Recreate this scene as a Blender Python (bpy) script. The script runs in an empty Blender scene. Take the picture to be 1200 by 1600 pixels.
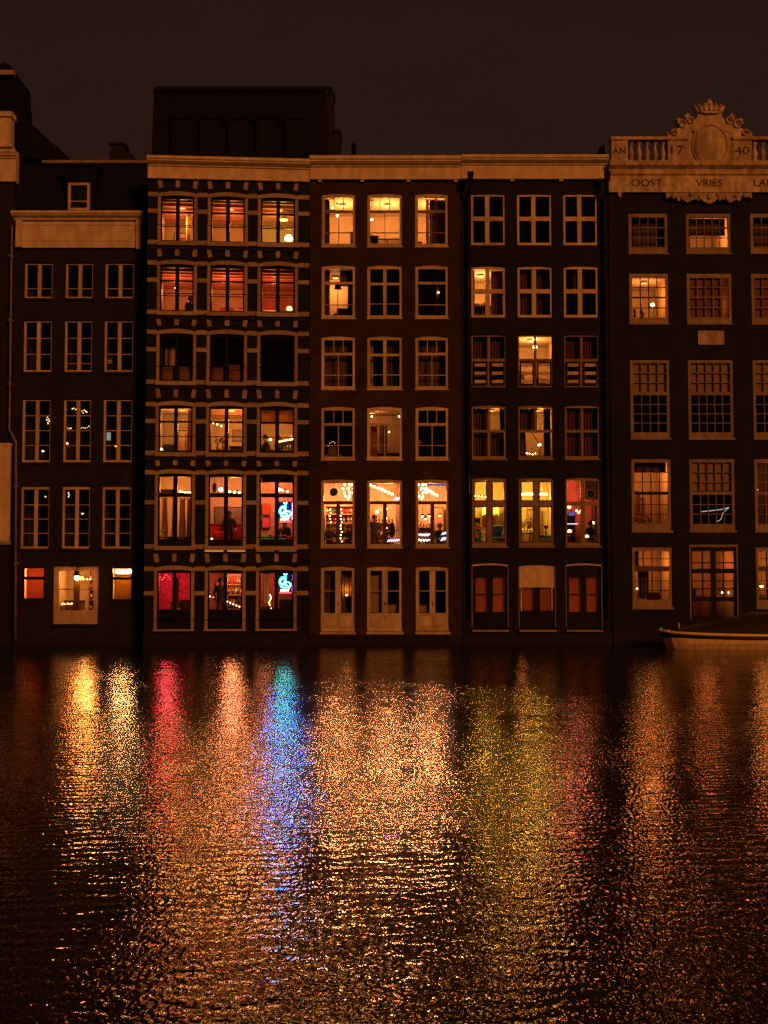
import bpy, bmesh, math, random
from mathutils import Vector, Matrix
random.seed(7)
R = math.radians
sc = bpy.context.scene
col = sc.collection

# ------------------------------------------------------------------ camera, sky, light, exposure
CAM = Vector((0.0, -45.0, 2.85)); PITCH = R(2.96); FPX = 1800.0      # metres; focal length in photo pixels (1600 tall)
cd = bpy.data.cameras.new('camera'); cam = bpy.data.objects.new('camera', cd); col.objects.link(cam)
cam.location = CAM; cam.rotation_euler = (R(90) + PITCH, 0, 0)
cd.sensor_fit = 'VERTICAL'; cd.sensor_height = 24.0; cd.lens = 24.0 * FPX / 1600.0
cd.clip_start = 0.1; cd.clip_end = 3000
sc.camera = cam

w = bpy.data.worlds.new('World'); sc.world = w; w.use_nodes = True
nt = w.node_tree; nt.nodes.clear()
wo = nt.nodes.new('ShaderNodeOutputWorld'); bg = nt.nodes.new('ShaderNodeBackground')
tc = nt.nodes.new('ShaderNodeTexCoord'); sx = nt.nodes.new('ShaderNodeSeparateXYZ'); rp = nt.nodes.new('ShaderNodeValToRGB')
nt.links.new(tc.outputs['Generated'], sx.inputs[0]); nt.links.new(sx.outputs['Z'], rp.inputs[0])
rp.color_ramp.elements[0].position = 0.0; rp.color_ramp.elements[0].color = (0.0285, 0.0114, 0.0062, 1)
rp.color_ramp.elements[1].position = 0.75; rp.color_ramp.elements[1].color = (0.0115, 0.0055, 0.0042, 1)
e = rp.color_ramp.elements.new(0.36); e.color = (0.0195, 0.0080, 0.0052, 1)
cn = nt.nodes.new('ShaderNodeTexNoise'); cn.inputs['Scale'].default_value = 2.2; cn.inputs['Detail'].default_value = 6
cm = nt.nodes.new('ShaderNodeMapping'); cm.inputs['Scale'].default_value = (1, 1, 3); nt.links.new(tc.outputs['Generated'], cm.inputs[0]); nt.links.new(cm.outputs[0], cn.inputs['Vector'])
cr_ = nt.nodes.new('ShaderNodeMapRange'); cr_.inputs[1].default_value = .3; cr_.inputs[2].default_value = .7; cr_.inputs[3].default_value = .93; cr_.inputs[4].default_value = 1.22
nt.links.new(cn.outputs['Fac'], cr_.inputs[0])
cx = nt.nodes.new('ShaderNodeMix'); cx.data_type = 'RGBA'; cx.blend_type = 'MULTIPLY'; cx.inputs[0].default_value = 1.0
nt.links.new(rp.outputs[0], cx.inputs[6]); nt.links.new(cr_.outputs[0], cx.inputs[7])
nt.links.new(cx.outputs[2], bg.inputs[0]); bg.inputs[1].default_value = 1.0
nt.links.new(bg.outputs[0], wo.inputs[0])

sd = bpy.data.lights.new('sun', 'SUN'); so = bpy.data.objects.new('sun', sd); col.objects.link(so)
sd.energy = 1.6; sd.angle = R(10); sd.color = (1.0, 0.255, 0.042)
so.rotation_euler = (R(90 - 20), 0, R(31))     # street lighting of the far bank: low, from behind and beside the camera

sc.view_settings.view_transform = 'Standard'; sc.view_settings.look = 'None'
sc.view_settings.exposure = 0.0; sc.view_settings.gamma = 1.0; sc.view_settings.use_curve_mapping = False
sc.render.engine = 'CYCLES'
cy = sc.cycles
cy.max_bounces = 8; cy.diffuse_bounces = 3; cy.glossy_bounces = 3; cy.transparent_max_bounces = 24; cy.transmission_bounces = 4
cy.sample_clamp_indirect = 12.0; cy.caustics_reflective = False; cy.caustics_refractive = False
cy.use_denoising = True; cy.denoising_prefilter = 'NONE'; cy.denoising_input_passes = 'RGB_ALBEDO_NORMAL'
try: cy.denoiser = 'OPENIMAGEDENOISE'
except Exception: pass

# ------------------------------------------------------------------ materials
MATS = {}
def nodes_of(m):
    m.use_nodes = True; n = m.node_tree.nodes; return n, m.node_tree.links, n['Principled BSDF']
def mat(name, c, rough=0.7, var=0.25, scale=6.0, bump=0.0, bscale=30.0, metal=0.0, spec=0.3, stain=0.0):
    m = bpy.data.materials.new(name); n, l, p = nodes_of(m)
    p.inputs['Roughness'].default_value = rough; p.inputs['Metallic'].default_value = metal
    p.inputs['Specular IOR Level'].default_value = spec
    t = n.new('ShaderNodeTexCoord'); g = n.new('ShaderNodeNewGeometry')
    no = n.new('ShaderNodeTexNoise'); no.inputs['Scale'].default_value = scale; no.inputs['Detail'].default_value = 6
    l.new(g.outputs['Position'], no.inputs['Vector'])
    r = n.new('ShaderNodeValToRGB')
    r.color_ramp.elements[0].position = 0.3; r.color_ramp.elements[1].position = 0.7
    r.color_ramp.elements[0].color = tuple(x * (1 - var) for x in c) + (1,)
    r.color_ramp.elements[1].color = tuple(min(1, x * (1 + var)) for x in c) + (1,)
    l.new(no.outputs['Fac'], r.inputs[0])
    out = r.outputs[0]
    if stain:
        n2 = n.new('ShaderNodeTexNoise'); n2.inputs['Scale'].default_value = 1.3; n2.inputs['Detail'].default_value = 8
        mp = n.new('ShaderNodeMapping'); mp.inputs['Scale'].default_value = (3.0, 3.0, 0.9)
        l.new(g.outputs['Position'], mp.inputs[0]); l.new(mp.outputs[0], n2.inputs['Vector'])
        r2 = n.new('ShaderNodeValToRGB'); r2.color_ramp.elements[0].position = 0.42; r2.color_ramp.elements[1].position = 0.62
        r2.color_ramp.elements[0].color = (1 - stain, 1 - stain, 1 - stain, 1)
        l.new(n2.outputs['Fac'], r2.inputs[0])
        mx = n.new('ShaderNodeMix'); mx.data_type = 'RGBA'; mx.blend_type = 'MULTIPLY'; mx.inputs[0].default_value = 1.0
        l.new(out, mx.inputs[6]); l.new(r2.outputs[0], mx.inputs[7]); out = mx.outputs[2]
    if name in ('white', 'white_dim', 'stone', 'cream_old', 'slate', 'black_paint'):
        oi = n.new('ShaderNodeObjectInfo'); mr = n.new('ShaderNodeMapRange'); mr.inputs[3].default_value = 0.80; mr.inputs[4].default_value = 1.18
        l.new(oi.outputs['Random'], mr.inputs[0]); mv = n.new('ShaderNodeMix'); mv.data_type = 'RGBA'; mv.blend_type = 'MULTIPLY'; mv.inputs[0].default_value = 1.0
        l.new(out, mv.inputs[6]); l.new(mr.outputs[0], mv.inputs[7]); out = mv.outputs[2]
    l.new(out, p.inputs['Base Color'])
    if bump:
        nb = n.new('ShaderNodeTexNoise'); nb.inputs['Scale'].default_value = bscale; nb.inputs['Detail'].default_value = 5
        l.new(g.outputs['Position'], nb.inputs['Vector'])
        b = n.new('ShaderNodeBump'); b.inputs['Strength'].default_value = bump; b.inputs['Distance'].default_value = 0.02
        l.new(nb.outputs['Fac'], b.inputs['Height']); l.new(b.outputs[0], p.inputs['Normal'])
    MATS[name] = m; return m
def brick_mat(name, c1, c2, mortar, bands=0.0):
    m = bpy.data.materials.new(name); n, l, p = nodes_of(m)
    p.inputs['Roughness'].default_value = 0.85; p.inputs['Specular IOR Level'].default_value = 0.25
    t = n.new('ShaderNodeTexCoord'); s = n.new('ShaderNodeSeparateXYZ'); cb = n.new('ShaderNodeCombineXYZ')
    l.new(t.outputs['Object'], s.inputs[0]); ad = n.new('ShaderNodeMath'); ad.operation = 'ADD'
    l.new(s.outputs['X'], ad.inputs[0]); l.new(s.outputs['Y'], ad.inputs[1])
    l.new(ad.outputs[0], cb.inputs['X']); l.new(s.outputs['Z'], cb.inputs['Y'])
    b = n.new('ShaderNodeTexBrick'); b.inputs['Scale'].default_value = 1.0
    b.inputs['Brick Width'].default_value = 0.22; b.inputs['Row Height'].default_value = 0.065; b.inputs['Mortar Size'].default_value = 0.007
    b.inputs['Color1'].default_value = c1 + (1,); b.inputs['Color2'].default_value = c2 + (1,); b.inputs['Mortar'].default_value = mortar + (1,)
    l.new(cb.outputs[0], b.inputs['Vector'])
    no = n.new('ShaderNodeTexNoise'); no.inputs['Scale'].default_value = 0.9; no.inputs['Detail'].default_value = 9; no.inputs['Roughness'].default_value = 0.7
    l.new(t.outputs['Object'], no.inputs['Vector'])
    r = n.new('ShaderNodeValToRGB'); r.color_ramp.elements[0].position = 0.3; r.color_ramp.elements[1].position = 0.75
    r.color_ramp.elements[0].color = (0.5, 0.5, 0.5, 1); r.color_ramp.elements[1].color = (1.5, 1.45, 1.4, 1)
    l.new(no.outputs['Fac'], r.inputs[0])
    mx = n.new('ShaderNodeMix'); mx.data_type = 'RGBA'; mx.blend_type = 'MULTIPLY'; mx.inputs[0].default_value = 1.0
    l.new(b.outputs['Color'], mx.inputs[6]); l.new(r.outputs[0], mx.inputs[7]); l.new(mx.outputs[2], p.inputs['Base Color'])
    bp = n.new('ShaderNodeBump'); bp.inputs['Strength'].default_value = 0.6; bp.inputs['Distance'].default_value = 0.008; bp.invert = True
    l.new(b.outputs['Fac'], bp.inputs['Height']); l.new(bp.outputs[0], p.inputs['Normal'])
    MATS[name] = m; return m
def emit(name, c, s):
    m = bpy.data.materials.new(name); m.use_nodes = True; n = m.node_tree.nodes; l = m.node_tree.links
    n.remove(n['Principled BSDF']); em = n.new('ShaderNodeEmission'); em.inputs[0].default_value = c + (1,); em.inputs[1].default_value = s
    l.new(em.outputs[0], n['Material Output'].inputs[0]); MATS[name] = m; return m
def glass_mat(name, tint=(1, 1, 1)):
    m = bpy.data.materials.new(name); m.use_nodes = True; n = m.node_tree.nodes; l = m.node_tree.links
    n.remove(n['Principled BSDF']); t = n.new('ShaderNodeBsdfTransparent'); t.inputs[0].default_value = tint + (1,)
    g = n.new('ShaderNodeBsdfGlossy'); g.inputs['Roughness'].default_value = 0.02
    no = n.new('ShaderNodeTexNoise'); no.inputs['Scale'].default_value = 1.5
    b = n.new('ShaderNodeBump'); b.inputs['Strength'].default_value = 0.05; l.new(no.outputs['Fac'], b.inputs['Height']); l.new(b.outputs[0], g.inputs['Normal'])
    f = n.new('ShaderNodeFresnel'); f.inputs[0].default_value = 1.45
    mx = n.new('ShaderNodeMixShader'); l.new(f.outputs[0], mx.inputs[0]); l.new(t.outputs[0], mx.inputs[1]); l.new(g.outputs[0], mx.inputs[2])
    l.new(mx.outputs[0], n['Material Output'].inputs[0]); MATS[name] = m; return m
def cloth_mat(name, c, trans=0.5, stripe=0.0):
    m = bpy.data.materials.new(name); n, l, p = nodes_of(m)
    p.inputs['Base Color'].default_value = c + (1,); p.inputs['Roughness'].default_value = 0.9; p.inputs['Specular IOR Level'].default_value = 0.1
    no = n.new('ShaderNodeTexNoise'); no.inputs['Scale'].default_value = 40; g = n.new('ShaderNodeNewGeometry'); l.new(g.outputs['Position'], no.inputs['Vector'])
    b = n.new('ShaderNodeBump'); b.inputs['Strength'].default_value = 0.2; b.inputs['Distance'].default_value = 0.01
    l.new(no.outputs['Fac'], b.inputs['Height']); l.new(b.outputs[0], p.inputs['Normal'])
    tr = n.new('ShaderNodeBsdfTranslucent'); tr.inputs[0].default_value = c + (1,)
    mx = n.new('ShaderNodeMixShader'); mx.inputs[0].default_value = trans
    l.new(p.outputs[0], mx.inputs[1]); l.new(tr.outputs[0], mx.inputs[2]); l.new(mx.outputs[0], n['Material Output'].inputs[0])
    MATS[name] = m; return m

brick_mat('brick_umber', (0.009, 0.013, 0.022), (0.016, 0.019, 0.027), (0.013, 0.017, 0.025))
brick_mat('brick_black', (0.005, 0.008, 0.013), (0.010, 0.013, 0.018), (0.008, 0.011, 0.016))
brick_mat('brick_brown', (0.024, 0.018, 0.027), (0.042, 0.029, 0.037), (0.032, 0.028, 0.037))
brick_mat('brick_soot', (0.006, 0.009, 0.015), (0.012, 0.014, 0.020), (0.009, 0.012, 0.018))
mat('cream', (0.62, 0.56, 0.44), 0.55, 0.08, 3.0, 0.15, 25, stain=0.22)
mat('cream_old', (0.48, 0.43, 0.34), 0.8, 0.22, 5.0, 0.5, 22, stain=0.38)
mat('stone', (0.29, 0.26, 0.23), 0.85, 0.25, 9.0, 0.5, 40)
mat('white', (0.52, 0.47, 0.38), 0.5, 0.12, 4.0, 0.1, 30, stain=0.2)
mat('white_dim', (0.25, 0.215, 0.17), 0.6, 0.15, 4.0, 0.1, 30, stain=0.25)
mat('black_paint', (0.006, 0.007, 0.009), 0.5, 0.2, 4.0, spec=0.12)
mat('ink', (0.035, 0.030, 0.028), 0.8, 0.1)
mat('lead', (0.008, 0.009, 0.011), 0.6, 0.3, 3.0, 0.2, 12, spec=0.05)
mat('slate', (0.008, 0.008, 0.010), 0.6, 0.35, 8.0, 0.6, 18, spec=0.05)
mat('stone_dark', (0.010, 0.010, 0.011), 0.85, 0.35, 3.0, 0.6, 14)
mat('hull_wood', (0.82, 0.70, 0.50), 0.35, 0.25, 6.0, 0.1, 20, spec=0.5)
mat('rub_rail', (0.85, 0.72, 0.50), 0.3, 0.15, 9.0, spec=0.5)
mat('hull_dark', (0.02, 0.02, 0.022), 0.4, 0.2)
mat('tarp', (0.020, 0.016, 0.017), 0.75, 0.3, 5.0, 0.5, 9)
mat('wall_cream', (0.336, 0.260, 0.176), 0.9, 0.05, 2.0)
mat('wall_bar', (0.24, 0.18, 0.13), 0.9, 0.2, 4.0)
mat('wall_red', (0.33, 0.135, 0.10), 0.9, 0.2, 3.0)
mat('wall_crimson', (0.32, 0.075, 0.13), 0.9, 0.5, 7.0)
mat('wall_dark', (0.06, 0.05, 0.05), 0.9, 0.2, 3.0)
mat('wall_brick', (0.25, 0.105, 0.08), 0.9, 0.3, 8.0, 0.6, 12)
mat('ceil', (0.328, 0.277, 0.210), 0.9, 0.05)
mat('beam_wood', (0.22, 0.10, 0.06), 0.8, 0.2, 6.0)
mat('floor_wood', (0.109, 0.063, 0.038), 0.5, 0.3, 5.0)
mat('dark_wood', (0.07, 0.045, 0.03), 0.5, 0.3, 8.0)
mat('mid_wood', (0.126, 0.071, 0.038), 0.5, 0.3, 8.0)
mat('fabric_dark', (0.03, 0.025, 0.03), 0.9, 0.2)
mat('fabric_pink', (0.450, 0.030, 0.132), 0.9, 0.15)
mat('fabric_red', (0.372, 0.024, 0.024), 0.9, 0.15)
mat('fabric_blue', (0.036, 0.072, 0.372), 0.9, 0.15)
mat('fabric_pale', (0.450, 0.420, 0.372), 0.9, 0.1)
mat('skin', (0.270, 0.162, 0.120), 0.6, 0.08)
mat('hair', (0.03, 0.02, 0.018), 0.7, 0.2)
cloth_mat('plant_green', (0.10, 0.55, 0.16), 0.5)
mat('steel', (0.5, 0.5, 0.5), 0.35, 0.1, metal=0.8)
mat('porcelain', (0.480, 0.468, 0.432), 0.25, 0.03)
mat('bottle_amber', (0.270, 0.096, 0.018), 0.15, 0.3, spec=0.6)
mat('bottle_green', (0.030, 0.132, 0.042), 0.15, 0.3, spec=0.6)
mat('bottle_pale', (0.450, 0.396, 0.300), 0.15, 0.3, spec=0.6)
mat('screen_grey', (0.08, 0.07, 0.06), 0.4, 0.1)
cloth_mat('curtain_red', (0.156, 0.066, 0.051), 0.25)
cloth_mat('curtain_gold', (0.480, 0.300, 0.120), 0.45)
cloth_mat('curtain_pale', (0.66, 0.56, 0.44), 0.35)
cloth_mat('curtain_dark', (0.10, 0.075, 0.07), 0.15)
cloth_mat('blind_olive', (0.55, 0.36, 0.10), 0.35)
cloth_mat('blind', (0.40, 0.33, 0.26), 0.3)
cloth_mat('blind_red', (0.360, 0.192, 0.132), 0.5)
glass_mat('glass'); glass_mat('glass_frost', (0.85, 0.8, 0.75))
emit('bulb_warm', (1.0, 0.46, 0.13), 60.0)
emit('bulb_soft', (1.0, 0.48, 0.14), 9.0)
emit('bulb_small', (1.0, 0.46, 0.14), 26.0)
emit('globe_white', (1.0, 0.42, 0.14), 20.0)
emit('tube_white', (1.0, 0.55, 0.22), 170.0)
emit('bulb_lantern', (1.0, 0.26, 0.045), 90.0)
emit('bulb_yellow', (1.0, 0.60, 0.10), 55.0)
emit('neon_white', (0.006, 0.13, 1.0), 400.0)
emit('neon_teal', (0.02, 0.46, 0.46), 60.0)
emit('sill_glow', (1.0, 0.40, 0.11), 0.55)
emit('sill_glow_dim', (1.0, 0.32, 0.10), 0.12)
emit('neon_green', (0.03, 1.0, 0.45), 26.0)
emit('violet_frame_glow', (0.36, 0.10, 1.0), 26.0)
emit('neon_script', (0.75, 0.72, 1.0), 2.2)
emit('neon_red', (1.0, 0.05, 0.05), 5.0)
emit('neon_text', (1.0, 0.75, 0.45), 6.0)
emit('led_blue', (0.22, 0.24, 0.95), 0.45)
emit('screen_glow', (0.62, 0.85, 0.80), 0.35)
emit('reflection_faint', (0.85, 0.76, 0.70), 0.7)
emit('bulb_tiny', (1.0, 0.50, 0.18), 4.0)

# ------------------------------------------------------------------ mesh helpers
class MB:
    def __init__(s): s.v = []; s.f = []; s.m = []; s.mats = []; s.sm = []
    def mi(s, m):
        if m not in s.mats: s.mats.append(m)
        return s.mats.index(m)
    def quad(s, pts, m, smooth=False):
        b = len(s.v); s.v += [tuple(p) for p in pts]; s.f.append(tuple(range(b, b + len(pts)))); s.m.append(s.mi(m)); s.sm.append(smooth)
    def box(s, x0, x1, y0, y1, z0, z1, m):
        b = len(s.v)
        s.v += [(x0, y0, z0), (x1, y0, z0), (x1, y1, z0), (x0, y1, z0), (x0, y0, z1), (x1, y0, z1), (x1, y1, z1), (x0, y1, z1)]
        for q in ((0, 3, 2, 1), (4, 5, 6, 7), (0, 1, 5, 4), (1, 2, 6, 5), (2, 3, 7, 6), (3, 0, 4, 7)):
            s.f.append(tuple(b + i for i in q)); s.m.append(s.mi(m)); s.sm.append(False)
    def prism(s, poly, y0, y1, m):          # poly in (x,z), extruded along y
        b = len(s.v); k = len(poly)
        s.v += [(x, y0, z) for x, z in poly] + [(x, y1, z) for x, z in poly]
        s.f.append(tuple(b + i for i in range(k))); s.f.append(tuple(b + k + i for i in reversed(range(k))))
        for i in range(k):
            j = (i + 1) % k; s.f.append((b + j, b + i, b + k + i, b + k + j))
        for i in range(k + 2): s.m.append(s.mi(m)); s.sm.append(False)
    def profile(s, prof, x0, x1, m):         # prof in (y,z), extruded along x
        b = len(s.v); k = len(prof)
        s.v += [(x0, y, z) for y, z in prof] + [(x1, y, z) for y, z in prof]
        s.f.append(tuple(b + i for i in range(k))); s.f.append(tuple(b + k + i for i in reversed(range(k))))
        for i in range(k):
            j = (i + 1) % k; s.f.append((b + j, b + i, b + k + i, b + k + j))
        for i in range(k + 2): s.m.append(s.mi(m)); s.sm.append(False)
    def lathe(s, prof, m, cx=0, cy=0, cz=0, n=10, smooth=True):   # prof (r,z)
        b = len(s.v); k = len(prof)
        for i in range(n):
            a = 2 * math.pi * i / n
            for r, z in prof: s.v.append((cx + r * math.cos(a), cy + r * math.sin(a), cz + z))
        for i in range(n):
            j = (i + 1) % n
            for q in range(k - 1):
                s.f.append((b + i * k + q, b + j * k + q, b + j * k + q + 1, b + i * k + q + 1)); s.m.append(s.mi(m)); s.sm.append(smooth)
    def ball(s, c, r, m, n=8, k=6, sz=1.0, sy=1.0):
        prof = [(r * math.sin(math.pi * i / k) if 0 < i < k else 0.0005, -r * sz * math.cos(math.pi * i / k)) for i in range(k + 1)]
        b = len(s.v); s.lathe(prof, m, 0, 0, 0, n)
        for i in range(b, len(s.v)): x, y, z = s.v[i]; s.v[i] = (x + c[0], y * sy + c[1], z + c[2])
    def tube(s, pts, r, m, n=6, r1=None, cap=True):
        pts = [Vector(p) for p in pts]; b = len(s.v); L = len(pts)
        for i, p in enumerate(pts):
            d = (pts[min(i + 1, L - 1)] - pts[max(i - 1, 0)]).normalized()
            a = d.cross(Vector((0, 1, 0.01)));
            if a.length < 1e-3: a = d.cross(Vector((1, 0, 0)))
            a.normalize(); c = d.cross(a); rr = r if r1 is None else r + (r1 - r) * i / (L - 1)
            for j in range(n):
                t = 2 * math.pi * j / n; s.v.append(tuple(p + a * (rr * math.cos(t)) + c * (rr * math.sin(t))))
        for i in range(L - 1):
            for j in range(n):
                q = (j + 1) % n; s.f.append((b + i * n + j, b + i * n + q, b + (i + 1) * n + q, b + (i + 1) * n + j)); s.m.append(s.mi(m)); s.sm.append(True)
        if cap:
            s.f.append(tuple(b + j for j in reversed(range(n)))); s.f.append(tuple(b + (L - 1) * n + j for j in range(n)))
            for _ in range(2): s.m.append(s.mi(m)); s.sm.append(False)
    def mesh(s, name):
        me = bpy.data.meshes.new(name); me.from_pydata(s.v, [], s.f)
        for m in s.mats: me.materials.append(MATS[m])
        me.polygons.foreach_set('material_index', s.m); me.polygons.foreach_set('use_smooth', s.sm); me.update(); return me
    def build(s, name, parent=None, loc=None, fix=False):
        me = s.mesh(name)
        if fix:
            bm = bmesh.new(); bm.from_mesh(me); bmesh.ops.recalc_face_normals(bm, faces=bm.faces); bm.to_mesh(me); bm.free()
        return link(name, me, parent, loc)
def link(name, me, parent=None, loc=None, scale=None, rot=None):
    o = bpy.data.objects.new(name, me); col.objects.link(o)
    if parent: o.parent = parent
    if loc: o.location = loc
    if scale: o.scale = scale
    if rot: o.rotation_euler = rot
    return o
CUBES = {}
def piece(name, parent, x0, x1, y0, y1, z0, z1, m, rot=None):        # alike pieces share one unit mesh
    if m not in CUBES:
        b = MB(); b.box(-.5, .5, -.5, .5, -.5, .5, m); CUBES[m] = b.mesh('block')
    return link(name, CUBES[m], parent, ((x0 + x1) / 2, (y0 + y1) / 2, (z0 + z1) / 2), (x1 - x0, y1 - y0, z1 - z0), rot)
def tag(o, label, cat, group=None, kind=None):
    if label: o['label'] = label
    if cat: o['category'] = cat
    if group: o['group'] = group
    if kind: o['kind'] = kind
    return o
def empty(name, loc=(0, 0, 0), rz=0.0):
    o = bpy.data.objects.new(name, None); col.objects.link(o); o.location = loc; o.rotation_euler = (0, 0, rz); o.empty_display_size = 0.2; return o

# ------------------------------------------------------------------ measured photo -> facade planes
FWD = Vector((0, math.cos(PITCH), math.sin(PITCH))); UP = Vector((0, -math.sin(PITCH), math.cos(PITCH)))
def ray(px, py): return (Vector((1, 0, 0)) * ((px - 600) / FPX) + UP * (-(py - 800) / FPX) + FWD)
class House:
    def __init__(s, name, pxl, pxr, y0, phi, label, short, nbr, storeys):
        s.phi = phi; s.t = Vector((math.cos(phi), math.sin(phi), 0)); s.n = Vector((-math.sin(phi), math.cos(phi), 0))
        s.p = Vector((0, y0, 0))
        a = s.hit(pxl, 600); s.p = Vector((a.x, a.y, 0))
        s.root = empty(name, s.p, phi); tag(s.root, label, 'house', 'canal houses along the water')
        s.W = s.uz(pxr, 600)[0]; s.open = []; s.short = short; s.nbr = nbr; s.storeys = storeys
    def hit(s, px, py, w=0.0):
        d = ray(px, py); q = s.p + s.n * w; k = (q - CAM).dot(s.n) / d.dot(s.n); return CAM + d * k
    def uz(s, px, py, w=0.0):
        h = s.hit(px, py, w) - s.p; return h.dot(s.t), h.z
    def z(s, py, w=0.0): return s.uz(600, py, w)[1]
    def world(s, u, wd, z): return s.p + s.t * u + s.n * wd + Vector((0, 0, z))
    def ctx(s, r, c):
        st = s.storeys[r]; n = s.nbr[c]
        return f"in the {s.short}'s {st} middle window" if n is None else f"in the {s.short}'s {st} window nearest the {n}"
WT = 0.34
def arc_pts(u0, u1, z1, arc, n=8):
    return [(u0 + (u1 - u0) * i / n, z1 - arc * (2 * i / n - 1) ** 2) for i in range(n + 1)]
def wall(h, ztop, m, depth=9.0, zbot=-1.2):
    b = MB(); ops = h.open; e = 0.006
    us = sorted({e, h.W - e} | {round(x, 4) for o in ops for x in o[:2]}); zs = sorted({zbot, ztop} | {round(x, 4) for o in ops for x in o[2:4]})
    def solid(i, j):
        if i < 0 or j < 0 or i >= len(us) - 1 or j >= len(zs) - 1: return True
        cu = (us[i] + us[i + 1]) / 2; cz = (zs[j] + zs[j + 1]) / 2
        return not any(o[0] < cu < o[1] and o[2] < cz < o[3] for o in ops)
    for i in range(len(us) - 1):
        for j in range(len(zs) - 1):
            a, c, d, f = us[i], us[i + 1], zs[j], zs[j + 1]
            if solid(i, j):
                b.quad([(a, 0, d), (c, 0, d), (c, 0, f), (a, 0, f)], m); b.quad([(a, WT, d), (a, WT, f), (c, WT, f), (c, WT, d)], m)
            else:
                if solid(i - 1, j): b.quad([(a, 0, d), (a, 0, f), (a, WT, f), (a, WT, d)], m)
                if solid(i + 1, j): b.quad([(c, 0, d), (c, WT, d), (c, WT, f), (c, 0, f)], m)
                if solid(i, j - 1): b.quad([(a, 0, d), (a, WT, d), (c, WT, d), (c, 0, d)], m)
                if solid(i, j + 1): b.quad([(a, 0, f), (c, 0, f), (c, WT, f), (a, WT, f)], m)
    for o in ops:
        if o[4] > 0:
            p = arc_pts(o[0], o[1], o[3], o[4])
            for (u0, z0), (u1, z1) in zip(p, p[1:]):
                b.quad([(u0, 0, z0), (u1, 0, z1), (u1, 0, o[3]), (u0, 0, o[3])], m); b.quad([(u0, 0, z0), (u0, WT, z0), (u1, WT, z1), (u1, 0, z1)], m)
    W = h.W - e
    b.quad([(e, 0, zbot), (e, 0, ztop), (e, depth, ztop), (e, depth, zbot)], m); b.quad([(W, 0, zbot), (W, depth, zbot), (W, depth, ztop), (W, 0, ztop)], m)
    b.quad([(e, depth, zbot), (e, depth, ztop), (W, depth, ztop), (W, depth, zbot)], m); b.quad([(e, 0, ztop), (W, 0, ztop), (W, depth, ztop), (e, depth, ztop)], m)
    return b.build('wall', h.root)

def window(h, u0, u1, z0, z1, fm='white', ft=0.1, head=None, bot=None, arc=0.0, fw=0.05, zones=((0, 1, (), (), .03),), tt=0.08, tm=None,
           bm=None, sill=None, sillm=None, name='window', glass='glass', proud=False, blank=()):
    """zones: (top fraction, bottom fraction, column fractions, row fractions, bar thickness[, column thickness]) measured inside the frame"""
    head = ft if head is None else head; bot = ft if bot is None else bot; bm = bm or fm; tm = tm or bm
    h.open.append((u0, u1, z0, z1, arc))
    b = MB(); d0, d1 = fw, fw + 0.09
    zi1 = z1 - arc - head
    b.box(u0, u0 + ft, d0, d1, z0 + bot, zi1, fm); b.box(u1 - ft, u1, d0, d1, z0 + bot, zi1, fm)
    b.box(u0, u1, d0, d1, z0, z0 + bot, fm)
    if arc > 0: b.prism([(u0, zi1), (u1, zi1)] + list(reversed(arc_pts(u0, u1, z1, arc))), d0, d1, fm)
    else: b.box(u0, u1, d0, d1, zi1, z1, fm)
    f = b.build(name, h.root)
    a0, a1, b0, b1 = u0 + ft, u1 - ft, z0 + bot, zi1; H = b1 - b0
    for k, zn in enumerate(zones):
        f0, f1, cs, rs, bt = zn[:5]; ct = zn[5] if len(zn) > 5 else bt
        zt = b1 - f0 * H - (tt / 2 if k else 0); zb = b1 - f1 * H + (tt / 2 if k < len(zones) - 1 else 0)
        if k: piece('transom', f, a0, a1, d0 + .01, d1 - .006, zt, zt + tt, tm)
        ub = [a0] + [a0 + c * (a1 - a0) for c in cs] + [a1]; vb = [zt] + [zt - r * (zt - zb) for r in rs] + [zb]
        for c in ub[1:-1]: piece('mullion' if ct > .07 else 'glazing_bar', f, c - ct / 2, c + ct / 2, d0 + .012, d1 - .01, zb, zt, bm)
        for r in vb[1:-1]:
            for i in range(len(ub) - 1):
                piece('glazing_bar', f, ub[i] + (ct / 2 if i else 0), ub[i + 1] - (ct / 2 if i < len(ub) - 2 else 0), d0 + .02, d1 - .016, r - bt / 2, r + bt / 2, bm)
        for i in range(len(ub) - 1):
            for j in range(len(vb) - 1):
                x0 = ub[i] + (ct / 2 if i else 0); x1 = ub[i + 1] - (ct / 2 if i < len(ub) - 2 else 0)
                y1 = vb[j] - (bt / 2 if j else 0); y0 = vb[j + 1] + (bt / 2 if j < len(vb) - 2 else 0)
                if (k, i, j) in blank: piece('panel', f, x0, x1, d0 + .03, d0 + .06, y0, y1, blank[(k, i, j)]); continue
                piece('pane', f, x0, x1, d0 + .042, d0 + .05, y0, y1, glass)
    if sill:
        sh, so_, sw = sill; piece('sill', f, u0 - sw, u1 + sw, -so_, d0 + .02, z0 - sh, z0 - 0.003, sillm or fm)
    return f

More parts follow.
